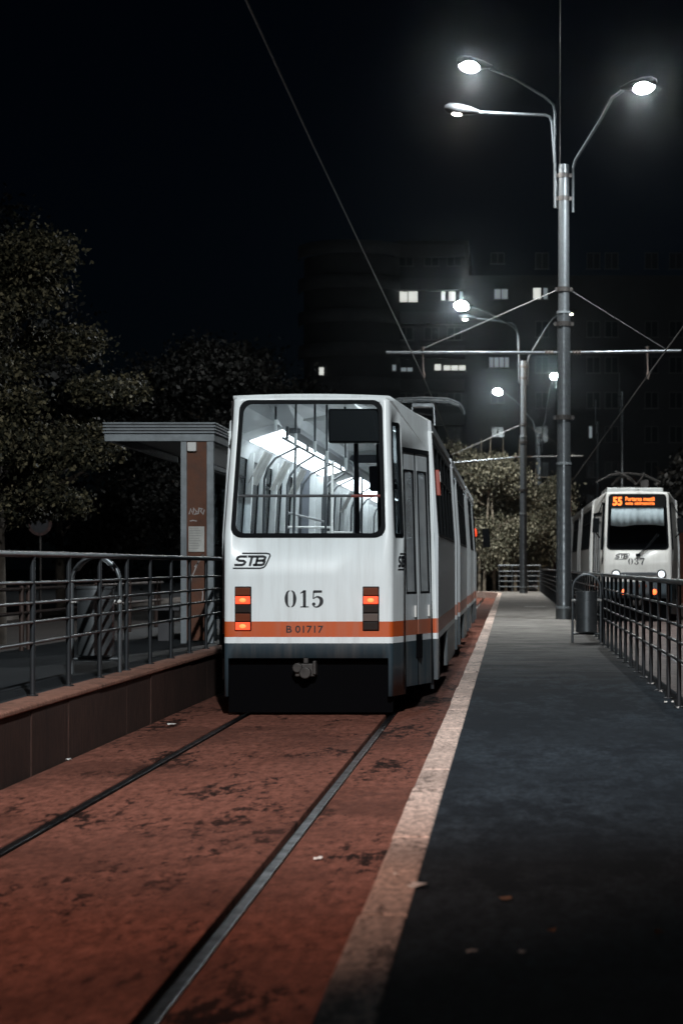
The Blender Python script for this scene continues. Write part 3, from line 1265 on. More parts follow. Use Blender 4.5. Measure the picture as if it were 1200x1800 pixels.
    while y < L - 2 and not front:
        if not (10.9 < y < 13.2):
            for s in (-1, 1):
                lp = MB()
                q = [(s * 1.04, y, 2.90), (s * 1.04, y + 1.0, 2.90), (s * .66, y + 1.0, 3.02), (s * .66, y, 3.02)]
                if s > 0:
                    q = q[::-1]
                lp.slab(q, .05)
                lp.build("ceiling_and_fill_light", M['panel_light'], root)
        y += 1.12
    for i in range(6 if not front else 0):
        # unseen strip added to brighten the ceiling, turned towards the aisle
        y0 = .45 + i * 1.1
        k = .72 if y0 < 1.2 else 1.0
        lp = MB()
        lp.box((1.045 * k, y0, 2.62), (1.03 * k, y0 + 1.0, 2.90))
        lp.build("ceiling_and_fill_light", M['panel_light'], root)
        lp = MB()
        lp.box((1.075 * k, y0 - .02, 2.60), (1.05 * k, y0 + 1.02, 2.93))  # added board, screens the extra strip from the side windows
        lp.build("strip_shield", M['duct'], root)
    if not front:
        # grab poles along the left, hangers from the ceiling and a handrail
        for s in (-1, 1):
            b = MB()
            b.tube([(s * .48, 1.0, 2.86), (s * .48, 11.0, 2.86)], .016, 8)
            b.tube([(s * .48, 14.0, 2.86), (s * .48, 25.5, 2.86)], .016, 8)
            for y in (1.2, 3.3, 5.6, 7.9, 10.8, 14.2, 17, 20):
                b.tube([(s * .48, y, 2.86), (s * .48, y, 3.1)], .018, 8)
            b.build("ceiling_handrail", M['greyrail'], root)
        for i, y in enumerate((2.6, 4.4, 6.6, 9.0, 10.7, 14.3, 17.0, 20.0)):
            for s in (-1, 1):
                b = MB()
                xw = .84 if i % 2 else .90
                b.tube([(s * xw, y, .9), (s * xw, y, 2.50), (s * (xw - .03), y, 2.62), (s * (xw - .12), y, 2.74), (s * .50, y, 2.87)], .016, 8)
                b.build("grab_pole", M['greyrail'], root)
        for y in (6.2, 10.2, 15.5):
            b = MB()
            b.tube([(-1.08, y, 2.02), (-.45, y, 2.02), (-.42, y, 1.97)], .016, 8)
            b.tube([(-.44, y, .9), (-.44, y, 2.9)], .018, 8)
            b.build("partition_rail", M['whitebox'], root)
        for x, z0 in ((-.44, 2.89), (-.22, 2.75), (-.01, 2.67), (.12, 2.57), (.32, 2.5)):
            b = MB()
            b.tube([(x, .42, z0 + .12), (x, .42, 3.17)], .013, 8)
            hg = b.build("ceiling_hanger", M['greyrail'], root)
            b = MB()
            b.tube([(x, .42, z0), (x, .42, z0 + .12)], .017, 8)
            b.build("hanger_tip", M['whitebox'], hg)
        for x, y in ((-.62, 3.2), (-.40, 4.9), (-.66, 7.3), (-.30, 8.2), (-.5, 12.2), (-.66, 13.4)):
            b = MB()
            b.tube([(x, y, .9), (x, y, 3.06)], .017, 8)
            b.build("stanchion", M['greyrail'], root)
        for y0, y1, z in ((2.8, 7.2, 2.12), (13.2, 16.8, 2.08)):
            b = MB()
            b.tube([(-.64, y0, z), (-.64, y1, z)], .014, 8)
            b.build("side_handrail", M['greyrail'], root)
        # white portal panels either side of the joint
        for ya in (8.9, 9.9, 17.2, 18.7):
            for s in (-1, 1):
                b = MB()
                b.box((s * 1.10, ya, .9), (s * (.94 if ya < 9.5 else .87), ya + .06, 2.85))
                b.build("portal_panel", M['cream'], root, bevel=.015)
        b = MB()
        b.tube([(-.74, .14, 2.22), (.42, .14, 2.22)], .015, 10)
        wb_ = b.build("window_bar", M['wornrail'], root)
        b = MB()
        b.tube([(.42, .14, 2.22), (.74, .14, 2.22)], .0155, 10)
        b.build("red_bar_end", M['redrail'], wb_)
        # dark display box behind the upper right of the rear window
        b = MB()
        b.box((.17, .22, 2.76), (.735, .36, 3.11))
        b.build("display_box", M['screen'], root, bevel=.02)
        b = MB()
        b.box((.55, .5, 2.28), (.69, .6, 2.54))
        b.build("control_box", M['black'], root, bevel=.015)
        b = MB()
        b.tube([(.43, .45, .9), (.43, .45, 2.8)], .026, 10)
        b.build("corner_post", M['black'], root)
        b = MB()
        b.tube([(.66, .5, .9), (.66, .5, 2.9)], .02, 10)
        b.build("driver_post", M['black'], root)
        for y, tilt in ((2.6, .12), (4.6, .15), (6.6, .1), (14.8, .1)):
            b = MB()
            b.slab([(-1.08, y, 2.45), (-1.08, y + .75, 2.45), (-.93, y + .75 + tilt, 2.82), (-.93, y + tilt, 2.82)], .012)
            b.build("advert_board", M['board'], root)
        for i in range(9):
            for s in (-1, 1):
                y = 2.5 + i * .95 if i < 5 else 12 + (i - 5) * .95
                b = MB()
                b.box((s * .62, y, 1.28), (s * 1.08, y + .42, 1.33))
                b.slab([(min(s * .62, s * 1.08), y - .02, 1.33), (max(s * .62, s * 1.08), y - .02, 1.33), (max(s * .62, s * 1.08), y - .10, 1.83), (min(s * .62, s * 1.08), y - .10, 1.83)], .04)
                b.box((s * .80, y + .12, .9), (s * .90, y + .3, 1.28))
                b.build("seat", M['seat'], root, bevel=.02)

    # ---- lamps and lettering
    if not front:
        for cx, lit in ((-.652, (0, 1, 0, 0, 1)), (.63, (0, 1, 0, 0, 0))):
            b = MB()
            b.box((cx - .083, -.012, .858), (cx + .083, .03, 1.305))
            tl = b.build("tail_light", M['rubber'], root, bevel=.008)
            cols = ('amberdark', 'redlit', 'blacklens', 'amberdark' if cx < 0 else 'greylens', 'hotx' if lit[4] else 'blacklens')
            for i in range(5):
                zt = 1.298 - i * .087
                mm = cols[i]
                m_ = M['redlit'] if lit[i] else M[mm]
                b = MB()
                b.box((cx - .074, -.026, zt - .082), (cx + .074, -.012, zt - .004))
                b.build("lens", m_, tl, bevel=.006)
                if lit[i]:
                    b = MB()
                    b.ellipsoid((cx, -.026, zt - .043), (.034, .012, .022), 14, 8)
                    b.build("bulb_glow", M['hot'], tl, smooth=True)
        b = MB()
        stb_logo(b, -.735, 1.483, .345, .16, RF)
        b.build("operator_logo", M['ink'], root)
        b = MB()
        numerals(b, "015", -.236, 1.095, .172, RF, 1.02)
        b.build("fleet_number", M['ink'], root)
        b = MB()
        font_mesh(b, "B 01717", -.218, .84, .072, .37, RF, .012)
        b.build("registration_text", M['ink'], root)
        b = MB()

        def SF(u, v, d):
            return tap(1, u, v, d)
        stb_logo(b, .105, 1.47, .165, .17, SF)
        b.build("operator_logo", M['ink'], root)
        # side marker lamp and mirrors
        b = MB()
        b.box((HW, 1.5, 2.27), (HW + .05, 1.62, 2.55))
        b.build("side_lamp", M['redrail'], root, bevel=.01)
        b = MB()
        b.box((HW + .002, 1.52, 2.42), (HW + .056, 1.60, 2.53))
        b.build("side_lamp_lens", M['whitebox'], root)
        b = MB()
        b.tube([(1.05, 26.4, 2.6), (1.38, 26.5, 2.6), (1.40, 26.5, 2.35)], .015, 8)
        b.box((1.31, 26.47, 1.95), (1.48, 26.52, 2.38))
        b.build("mirror", M['rubber'], root)
        b = MB()
        b.ellipsoid((1.15, 25.9, 2.28), (.04, .05, .10), 10, 6)
        b.build("turn_signal", M['redlit'], root)
        # pantograph raised over the leading section
        pg = MB()
        py = 24.0
        pg.tube([(-.6, py - 2.2, 3.55), (.6, py - 2.2, 3.55)], .03, 8)
        pg.tube([(-.5, py - 2.2, 3.55), (-.3, py - .6, 4.4), (-.25, py, 5.05)], .02, 8)
        pg.tube([(.5, py - 2.2, 3.55), (.3, py - .6, 4.4), (.25, py, 5.05)], .02, 8)
        for dy, dz in ((0, 0), (.32, -.03)):
            pts = [(-.98, py + dy, 4.93 + dz), (-.86, py + dy, 5.10 + dz), (-.6, py + dy, 5.2 + dz), (0, py + dy, 5.225 + dz), (.6, py + dy, 5.2 + dz), (.86, py + dy, 5.10 + dz), (.98, py + dy, 4.93 + dz)]
            pg.tube(pts, .028, 8)
        pg.tube([(-.5, py, 5.2), (-.5, py + .32, 5.18)], .02, 8)
        pg.tube([(.5, py, 5.2), (.5, py + .32, 5.18)], .02, 8)
        pg.box((-.25, py - .05, 5.03), (.25, py + .37, 5.1))
        pg.box((-.55, py - 2.4, 3.25), (.55, py - 2.0, 3.5))
        pg.build("pantograph", M['galv'], root)
    else:
        # curtain, display, wiper, headlamps, mirrors
        b = MB()
        nx = 60
        vs = []
        for i in range(nx + 1):
            x = -.69 + 1.38 * i / nx
            zbt = 2.40 + .025 * math.sin(x * 5) - .03 * math.exp(-((x + .1) / .2) ** 2) * -1
            for z in (2.86, 2.62, zbt):
                k = (2.86 - z) / .46
                vs.append((x, .16 + .02 * k * math.sin(x * 34) + .015 * k * math.sin(x * 11 + 1), z))
        fs = [(i * 3 + j, i * 3 + 3 + j, i * 3 + 4 + j, i * 3 + 1 + j) for i in range(nx) for j in range(2)]
        b.add(vs, fs)
        b.build("curtain", mat("curtain_cloth", (0.75, 0.75, 0.73), 0.9, var=0.1), root, smooth=True, solid=.004)
        b = MB()
        b.box((-.73, .13, 2.86), (.73, .25, 3.165))
        ds = b.build("destination_display", M['screen'], root)
        led = emis("amber_led", (1.0, 0.20, 0.03), 1.8)

        def DF(u, v, d):
            return Vector((u, .128 - d, v))
        b = MB()
        font_mesh(b, "55", -.66, 2.90, .215, .25, DF, .035)
        font_mesh(b, "Purtarea mastii", -.325, 3.015, .105, .78, DF, .02)
        font_mesh(b, "este obligatorie", -.325, 2.895, .105, .78, DF, .02)
        b.build("led_text", led, ds)
        b = MB()
        b.box((-.73, .3, 1.5), (.73, .9, 1.95))
        b.build("dashboard", M['black'], root)
        b = MB()
        b.box((-1.06, 1.3, .9), (1.06, 1.34, 3.0))
        b.build("cab_partition", M['black'], root)
        b = MB()
        b.tube([(-.02, -.03, 1.66), (.22, -.04, 1.86), (.50, -.0, 2.2)], .012, 8)
        b.tube([(.03, -.03, 1.66), (.26, -.04, 1.86), (.54, -.0, 2.18)], .009, 8)
        b.box((-.05, -.04, 1.63), (.06, .0, 1.70))
        b.build("wiper", M['rubber'], root)
        b = MB()
        stb_logo(b, -.565, 1.555, .345, .15, RF)
        b.build("operator_logo", M['ink'], root)
        b = MB()
        numerals(b, "037", -.24, 1.425, .163, RF, 1.08)
        b.build("fleet_number", M['ink'], root)
        b = MB()

        def SF2(u, v, d):
            p = tap(-1, 0.29 - u, v, d)
            return p
        stb_logo(b, .105, 1.45, .165, .17, SF2)
        b.build("operator_logo", M['ink'], root)
        for cx in (-.545, .585):
            b = MB()
            b.tube([(cx, -.045, 1.185), (cx, .03, 1.185)], .12, 28)
            hl = b.build("headlight", M['rubber'], root, smooth=True)
            b = MB()
            b.tube([(cx, -.056, 1.185), (cx, -.03, 1.185)], [.08, .095], 28)
            b.build("lens", emis("headlamp_glass", (0.9, 0.96, 1.0), 0.75), hl)
        b = MB()
        b.box((-.42, -.025, 1.15), (.46, .02, 1.235))
        b.build("bumper_strip", mat("strip_grey", (0.06, 0.068, 0.075), 0.5), root, bevel=.01)
        for cx in (-.35, .41):
            b = MB()
            b.ellipsoid((cx, -.03, .745), (.062, .03, .068), 16, 10)
            b.build("fog_lamp", emis("orange_lamp", (1.0, 0.13, 0.03), 3.2), root, smooth=True)
        for cx in (-.17, 0, .17):
            b = MB()
            b.box((cx - .05, -.02, .86), (cx + .05, .02, .93))
            b.build("number_reflector", M['amberdark'], root, bevel=.01)
        for s in (-1, 1):
            b = MB()
            b.tube([(s * .93, .22, 2.98), (s * 1.02, -.1, 2.72), (s * 1.12, -.14, 2.68), (s * 1.14, -.14, 2.3), (s * .96, .1, 2.1)], .017, 8)
            b.box((s * 1.0, -.16, 2.22), (s * 1.17, -.10, 2.58))
            b.build("mirror", M['rubber'], root)
        # roof gear and lowered pantograph
        b = MB()
        b.box((-.75, 1.4, 3.2), (.75, 4.6, 3.40))
        b.box((.1, 1.2, 3.2), (.78, 1.5, 3.385))
        b.build("roof_box", M['roof'], root, bevel=.02)
        pg = MB()
        py = 3.2
        pg.box((-.5, py - .4, 3.5), (.45, py + .4, 3.62))
        pg.tube([(-.5, py, 3.7), (-.3, py - .3, 3.95), (-.1, py + .2, 4.0), (.2, py, 3.7)], .05, 8)
        pg.tube([(-.45, py - .4, 4.12), (-.2, py - .4, 4.02), (.0, py - .4, 3.9), (.1, py - .3, 3.75)], .035, 8)
        pg.tube([(.2, py - .3, 3.75), (.3, py - .4, 3.9), (.38, py - .4, 4.08)], .03, 8)
        pg.tube([(-.9, py + 1, 3.85), (-.5, py + 1, 4.1), (0, py + 1, 4.16), (.5, py + 1, 4.1), (.95, py + 1, 3.85)], .025, 8)
        pg.tube([(-.9, py + 1.4, 3.85), (-.5, py + 1.4, 4.1), (0, py + 1.4, 4.16), (.5, py + 1.4, 4.1), (.95, py + 1.4, 3.85)], .025, 8)
        pg.box((.28, py - .35, 3.62), (.5, py - .1, 3.85))
        for x in (-.4, .2):
            pg.lathe([(.05, 0), (.09, .03), (.05, .06), (.09, .09), (.05, .12)], (x, py - .5, 3.5), 12)
        pg.v = [(x, y, 3.38 + (z - 3.5) * .8) for x, y, z in pg.v]
        pg.build("pantograph", M['iron'], root, smooth=True)


tram = thing("tram", "white tram number 015 with an orange stripe, lit inside, seen from behind", "tram", (-1.91, 20.0, 0), group="trams")
make_tram(tram)
tram2 = thing("tram", "white tram number 037 with an amber destination display, facing the camera behind the railing", "tram", (3.19, 49.6, 0.12), group="trams")
make_tram(tram2, True)
MB.warp = None


# ------------------------------------------------------------------ pipe fences
def pipe_fence(name, label, x, ys, z, mats, kink=None, group="pipe railings"):
    root = thing(name, label, "railing", (x, ys[0], z), group=group)
    y0 = ys[0]
    for y in ys:
        b = MB()
        b.tube([(0, y - y0, -.02), (0, y - y0, 1.075)], .021, 10)
        b.lathe([(.045, 0), (.045, .012)], (0, y - y0, .001), 12)
        b.build("post", mats, root, smooth=True)
    for k, h in enumerate((1.09, .875, .716, .57, .41)):
        b = MB()
        n = max(2, int((ys[-1] - y0) / 3))
        pts = []
        for i in range(n + 1):
            yy = (ys[-1] - y0) * i / n
            pts.append((0.0, yy, h + random.uniform(-.004, .004)))
        b.tube(pts, .027 if k == 0 else .0135, 10)
        b.build("top_rail" if k == 0 else "rail", mats, root, smooth=True)
    return root


def frange(a, b, n):
    return [a + (b - a) * i / (n - 1) for i in range(n)]


pipe_fence("pipe_railing", "dark steel pipe railing along the left platform edge before the shelter", -3.66, frange(10.3, 25.3, 13), .51, M['pipe'])
pipe_fence("pipe_railing", "dark steel pipe railing right of the tarmac, nearest the camera, ending at the litter bin", 1.47, frange(10.45, 31.0, 19), .28, M['pipe'])
pipe_fence("pipe_railing", "distant steel pipe railing running beyond the litter bin past the tall pole", 1.50, frange(32.2, 96, 56), .28, M['pipe'])
# closing railing at the far end
fr = thing("pipe_railing", "bright steel railing closing off the far end of the platform", "railing", (0, 96.0, .28), group="pipe railings")
for x in (-.50, .12, .84, 1.46):
    b = MB()
    b.tube([(x, 0, -.02), (x, 0, 1.25)], .028, 8)
    b.build("post", M['galv'], fr, smooth=True)
for k, h in enumerate((1.26, .98, .75, .5, .24)):
    b = MB()
    b.tube([(-.53, 0, h), (1.49, 0, h)], .036 if k == 0 else .024, 8)
    b.build("top_rail" if k == 0 else "rail", M['galv'], fr, smooth=True)

# low rusty railing at the back of the left platform
lr = thing("low_railing", "low rusty railing on paired posts at the back of the left platform", "railing", (-5.85, 21, .495))
for y in (0.6, 0.95, 2.9, 3.25, 7.2, 7.5, 9.4, 9.7, 12, 12.3):
    b = MB()
    b.tube([(0, y, 0), (0, y, .78)], .03, 8)
    b.build("post", M['rustpipe'], lr, smooth=True)
for h in (.74, .45):
    b = MB()
    b.tube([(0, 0, h), (0, 12.6, h)], .022, 8)
    b.build("rail", M['rustpipe'], lr, smooth=True)


# ------------------------------------------------------------------ litter bins
def bin_(label, loc):
    root = thing("litter_bin", label, "litter bin", loc, group="arched litter bins")
    b = MB()
    pts = [(-.225, 0, 0), (-.225, 0, .86)] + [(.225 * -math.cos(R(a)), 0, .86 + .24 * math.sin(R(a))) for a in range(15, 180, 15)] + [(.225, 0, .86), (.225, 0, 0)]
    b.tube(pts, .021, 10)
    b.tube([(-.225, 0, .14), (.225, 0, .14)], .016, 8)
    b.build("arch_frame", M['galv'], root, smooth=True)
    b = MB()
    b._lathe([(.145, .16), (.172, .18), (.172, .40), (.176, .402), (.176, .41), (.172, .412), (.172, .68), (.178, .682), (.178, .70), (.172, .702), (.172, .80), (.183, .802), (.183, .825), (.165, .825), (.160, .3), (0, .299)], (0, 0, 0), 28)
    b.build("bucket", M['galv'], root, smooth=True)
    for s in (-1, 1):
        b = MB()
        b.tube([(s * .17, 0, .68), (s * .225, 0, .68)], .014, 8)
        b.ellipsoid((s * .218, -.02, .68), (.03, .03, .02), 10, 6)
        b.build("pivot", M['whitebox'], root, smooth=True)
    b = MB()
    vs = []
    for i in range(11):
        a = R(30 + 120 * i / 10)
        vs += [(-.21 * math.cos(a), -.15, .85 + .235 * math.sin(a)), (-.21 * math.cos(a), .15, .85 + .235 * math.sin(a))]
    b.add(vs, [(2 * i, 2 * i + 1, 2 * i + 3, 2 * i + 2) for i in range(10)])
    b.build("rain_hood", M['galv'], root, smooth=True, solid=.004)
    return root


bin_("grey metal litter bin with arched hood behind the left railing", (-3.88, 18.7, .497))
bin_("galvanised litter bin with arched frame beside the tall pole", (1.235, 32.0, .281))

# ------------------------------------------------------------------ tram stop shelter
sh = thing("tram_shelter", "grey metal tram stop shelter with ribbed roof edge and brown end panel", "shelter", (-3.86, 26.0, .497))
H = 2.64      # underside of beam
for x, dx, ys_ in ((-.43, .08, (0, 2.6, 5.2)), (-.09, .09, (0, 2.6, 5.2))):
    for y in ys_:
        b = MB()
        b.box((x, y, 0), (x + dx, y + .09, H))
        b.build("post", M['shelter'], sh, bevel=.006)
b = MB()
b.box((-1.42, -.012, H + .003), (.012, .08, H + .095))
b.box((-.08, .082, H + .003), (.012, 5.3, H + .095))
b.box((-1.42, .082, H + .003), (-1.34, 5.3, H + .095))
b.box((-.09, .1, H - .36), (-.02, 5.2, H - .30))
b.build("roof_beam", M['shelter'], sh, bevel=.005)
b = MB()
for i in range(4):
    z = H + .105 + i * .04
    b.box((-1.44, -.035, z), (.03, 5.35, z + .024))
b.build("ribbed_fascia", M['shelter'], sh, bevel=.006)
b = MB()
b.box((-1.40, -.01, H + .1), (.005, 5.32, H + .245))
b.build("roof_core", M['shelterdark'], sh)
b = MB()
b.box((-.35, .02, .04), (-.09, .06, H))
ep = b.build("end_panel", M['brown'], sh)
b = MB()
b.box((-.325, -.004, 1.20), (-.12, .02, 1.53))
nt_ = b.build("notice", M['paper'], ep)
b = MB()
for i in range(9):
    b.box((-.315, -.007, 1.505 - i * .033), (-.315 + random.uniform(.12, .185), -.005, 1.512 - i * .033))
b.build("notice_lines", mat("faint_print", (0.28, 0.27, 0.26), 0.8), ep)
b = MB()
for (x0, z0, pts) in ((-.32, 1.69, [(0, 0), (.02, .07), (.05, .0), (.06, .08), (.1, .03), (.07, .0), (.12, .01), (.13, .08), (.17, .07), (.15, .04), (.18, .0), (.2, .06)]),
                      (-.25, 1.0, [(0, 0), (.05, .06), (.11, .17), (.06, .1), (.0, -.05), (-.03, -.12)]),
                      (-.31, 1.6, [(0, 0), (.04, .01), (.09, 0)]), (-.15, .55, [(0, 0), (.01, .1), (.0, .16)]), (-.3, .8, [(0, 0), (.01, .07), (.0, .12)])):
    ribbon(b, [(x0 + a, z0 + c, .016) for a, c in pts], lambda u, v, d: Vector((u, .017 - d * .5, v)))
b.build("graffiti", mat("faded_scrawl", (0.32, 0.29, 0.28), 0.8), ep)
b = MB()
b.box((-.335, -.05, H - .13), (-.22, .02, H - .012))
b.build("white_junction_box", M['whitebox'], sh, bevel=.008)
b = MB()
for y in (.1, 2.7):
    b.box((-.055, y, .3), (-.047, y + 2.48, H - .37))
b.build("side_glass", M['sideglass'], sh)
b = MB()
b.box((-.052, .1, H - .28), (-.044, 5.2, H))
b.build("header_board", M['shelterdark'], sh)
b = MB()
b.box((-1.1, .6, .42), (-.5, 4.6, .46))
b.box((-.9, 1.0, 0), (-.7, 1.1, .42))
b.box((-.9, 4.0, 0), (-.7, 4.1, .42))
b.build("bench_seat", M['shelterdark'], sh)


# ------------------------------------------------------------------ overhead line and street lamp poles
def lamp_head(parent, pos, yaw, lens_mat, sc_=1.0, pitch=-0.12):
    b = MB()
    prof = [(-.42, .035), (-.34, .055), (-.2, .10), (.1, .14), (.3, .12), (.40, .05)]
    b.tube([(x, 0, .03) for x, _ in prof], [r_ for _, r_ in prof], 14)
    h = b.build("lamp_head", M['lampbody'], parent, smooth=True)
    h.location = pos
    h.rotation_euler = (0, pitch, yaw)
    h.scale = (sc_, sc_ * 1.2, sc_)
    b = MB()
    k = .62 if lens_mat is M['lens_dim'] else (1.35 if lens_mat is M['far_lens'] else 1.0)
    b.ellipsoid((.10, 0, -.035), (.245 * k, .145 * k, .155 * k), 18, 10)
    b.build("lamp_lens", lens_mat, h, smooth=True)
    return h


def tram_pole(label, loc, arms, bracket=True, group="tram line poles", watts=4300, lens='lens', cant=0.0):
    root = thing("tram_pole", label, "pole", loc, group=group)
    b = MB()
    prof = [(.185, -.05), (.185, .26), (.183, .262), (.176, .30), (.17, 3.55), (.168, 3.60), (.155, 3.66), (.150, 7.05), (.148, 7.1), (.128, 7.16), (.122, 9.6), (.118, 10.5)]
    b._lathe(prof, (0, 0, 0), 28)
    b.build("shaft", M['galv'], root, smooth=True)
    for z, r_ in ((.25, .194), (3.57, .182), (7.06, .162)):
        b = MB()
        b._lathe([(r_ - .03, z - .005), (r_, z), (r_, z + .05), (r_ - .03, z + .055)], (0, 0, 0), 28)
        b.build("weld_collar", M['shelter'], root, smooth=True)
    for z, r_ in ((4.66, .18), (6.82, .17), (7.62, .145), (9.72, .13), (10.25, .13)):
        b = MB()
        b._lathe([(r_ - .03, z - .06), (r_, z - .055), (r_, z + .055), (r_ - .03, z + .06)], (0, 0, 0), 20)
        for s in (-1, 1):
            b.box((s * (r_ - .02), -.03, z - .045), (s * (r_ + .06), .03, z + .045))
        b.build("clamp_band", M['iron'], root)
    for (bx, by, zb, pts, hp, yaw, lm) in arms:
        b = MB()
        b.tube(pts, .034, 10)
        ar = b.build("lamp_arm", M['galv'], root, smooth=True)
        lamp_head(ar, hp, yaw, M[lm])
        d = bpy.data.lights.new("street_light", 'SPOT')
        d.energy = watts * (0.2 if lm == 'lens_dim' else 0.8)
        d.spot_size = R(158)
        d.spot_blend = 0.6
        d.shadow_soft_size = 0.15
        d.color = (0.93, 0.98, 1.0) if lm != 'lens_dim' else (1, .85, .7)
        lo = bpy.data.objects.new("street_light", d)
        col.objects.link(lo)
        lo.parent = ar
        lo.location = (hp[0], hp[1], hp[2] - .32)
    if bracket:
        b = MB()
        zb = 6.16
        b.tube([(-4.1, 0, zb - cant), (-.15, 0, zb)], .036, 10)
        b.tube([(.15, 0, zb), (2.7, 0, zb + .04)], .036, 10)
        br = b.build("bracket_arm", M['galv'], root, smooth=True)
        for x in (-.34, .30):
            b = MB()
            b.tube([(x + q, 0, zb) for q in (-.10, -.08, -.06, -.02, 0, .02, .06, .08, .10)], [.04, .065, .04, .04, .065, .04, .04, .065, .04], 10)
            b.build("insulator", M['insul'], br, smooth=True)
        for x, dz in ((-3.25, 0), (1.93, .02)):
            b = MB()
            b.tube([(x, 0, zb + .14), (x, 0, zb + .08), (x, 0, zb - .10), (x + .01, 0, zb - .42), (x + .02, 0, zb - .5), (x + .02, 0, zb - .62)], [.05, .03, .018, .018, .045, .018], 8)
            b.build("wire_hanger", M['insul'], br, smooth=True)
        b = MB()
        b.tube([(-3.38, 0, zb + .03), (-.12, 0, 7.62)], .012, 6)
        b.build("stay_wire", M['cable'], br)
        b = MB()
        b.tube([(.12, 0, 7.62), (2.4, 0, zb + .05)], .006, 6)
        b.build("stay_wire", M['cable'], br)
    return root


def arms_of(dy=0.0, right_y=-2.6):
    A = []
    # high left lamp
    A.append((0, 0, 9.8, [(-.20, 0, 9.5), (-.20, 0, 11.7), (-.24, -.03, 11.88), (-.45, -.1, 12.05), (-1.15, -.35, 12.42), (-1.70, -.5, 12.60)], (-2.06, -.6, 12.66), R(180 + 12), 'lens'))
    # lower left lamp, warmer
    A.append((0, 0, 9.7, [(-.13, .06, 9.5), (-.27, .06, 11.5), (-.32, .06, 11.62), (-.42, .06, 11.66), (-1.6, .06, 11.71), (-2.05, .06, 11.73)], (-2.36, .06, 11.76), R(180), 'lens_dim'))
    # right lamp
    A.append((0, 0, 9.8, [(.21, 0, 9.4), (.21, 0, 10.4), (.26, -.1, 10.58), (.80, right_y * .55, 11.25), (1.0, right_y * .85, 11.52), (1.22, right_y, 11.6)], (1.56, right_y - .15, 11.66), R(-20), 'lens'))
    return A


p1 = tram_pole("tall grey pole with three lit street lamps standing behind the litter bin", (1.25, 46.0, .28), arms_of())
p2 = tram_pole("second grey pole with bracket arm at the far end of the platform", (.62, 90.0, .28), 
               [(0, 0, 0, [(-.20, 0, 9.5), (-.20, 0, 11.6), (-.26, -.05, 11.8), (-.5, -.2, 12.05), (-1.6, -.8, 12.6), (-2.3, -1.1, 12.82)], (-2.66, -1.2, 12.85), R(196), 'far_lens'),
                (0, 0, 0, [(-.13, .06, 9.5), (-.27, .06, 11.9), (-.36, .06, 12.1), (-.5, .06, 12.2), (-1.6, .06, 12.38), (-2.2, .06, 12.44)], (-2.52, .06, 12.46), R(180), 'lens_dim'),
                (0, 0, 0, [(.21, 0, 9.4), (.21, 0, 10.5), (.26, -.1, 10.7), (1.0, -.6, 11.9), (1.3, -.8, 12.3), (1.6, -1.0, 12.5)], (2.0, -1.1, 12.55), R(-12), 'lens_dim')],
               watts=9500, cant=.35)
p3 = tram_pole("thin distant pole with curved lamp arm beyond the birch bushes", (2.08, 140.0, .28),
               [(0, 0, 0, [(-.2, 0, 8.6), (-.2, 0, 10.4), (-.4, 0, 11.4), (-1.6, 0, 12.8), (-2.4, 0, 13.4)], (-2.8, 0, 13.5), R(180), 'far_lens'),
                (0, 0, 0, [(.21, 0, 9.2), (.21, 0, 10.6), (.4, -.3, 11.4), (.6, -4, 12.9), (.75, -8, 13.7)], (.85, -8.5, 13.78), R(-80), 'far_lens')], False, watts=3200)


def slim_pole(label, x, y, h, top):
    root = thing("slim_pole", label, "pole", (x, y, .1), group="slim poles behind tram 037")
    b = MB()
    b._lathe([(.13, -.1), (.13, h * .45), (.10, h * .46), (.09, h)], (0, 0, 0), 16)
    b.build("shaft", M['galv'], root, smooth=True)
    b = MB()
    b.tube([(-.16, 0, h - 1.1), (-.17, 0, h + top)], .03, 8)
    b.build("mast_rod", M['galv'], root, smooth=True)
    for z in (h - .9, h - .3):
        b = MB()
        b.box((-.2, -.05, z), (.12, .05, z + .08))
        b.build("clamp_band", M['iron'], root)


slim_pole("taller slim pole with a rod standing beyond tram 037", 6.0, 106, 10.7, 1.0)
slim_pole("shorter slim pole standing beyond tram 037 near its pantograph", 5.7, 128, 10.7, 1.4)

# contact wires and cables
b = MB()
b.tube([(-2.0, -4, 5.86), (-2.0, 20, 5.80), (-1.98, 46, 5.86), (-2.02, 68, 5.80), (-2.0, 90, 5.84), (-2.0, 150, 5.8)], .011, 6)
tag(b.build("contact_wire", M['cable']), "thin overhead contact wire above tram 015 rising to the top of the picture", "wire", "overhead contact wires")
b = MB()
b.tube([(3.1, 6, 5.76), (3.1, 46, 5.80), (3.12, 90, 5.76), (3.1, 150, 5.8)], .013, 6)
tag(b.build("contact_wire", M['cable']), "thin overhead contact wire sloping down above tram 037", "wire", "overhead contact wires")
b = MB()
b.tube([(1.16, 46, 10.72), (.76, 30, 9.95), (.45, 18, 9.5), (.1, 4, 9.1)], .009, 6)
tag(b.build("feeder_cable", M['cable']), "faint vertical looking cable running up from the tall pole top", "cable")

# round road sign seen against the trees
rs = thing("road_sign", "round dark traffic sign on a thin post under the left tree", "sign", (-11.3, 48, .25))
b = MB()
b.tube([(0, 0, 0), (0, 0, 2.55)], .03, 8)
b.build("post", M['iron'], rs, smooth=True)
b = MB()
b.tube([(0, -.03, 2.28), (0, -.05, 2.28)], .29, 28)
b.build("sign_plate", mat("sign_face", (0.03, 0.03, 0.035), 0.6, var=.5, vscale=9), rs)
b = MB()
ring(b, [(.29 * math.cos(R(a)), .29 * math.sin(R(a))) for a in range(0, 360, 12)], [(.22 * math.cos(R(a)), .22 * math.sin(R(a))) for a in range(0, 360, 12)],
     lambda u, v, d: Vector((u, -.05 - d, 2.28 + v)), .006)
b.build("sign_border", mat("sign_red", (0.07, 0.03, 0.025), 0.6, var=.8, vscale=12), rs)


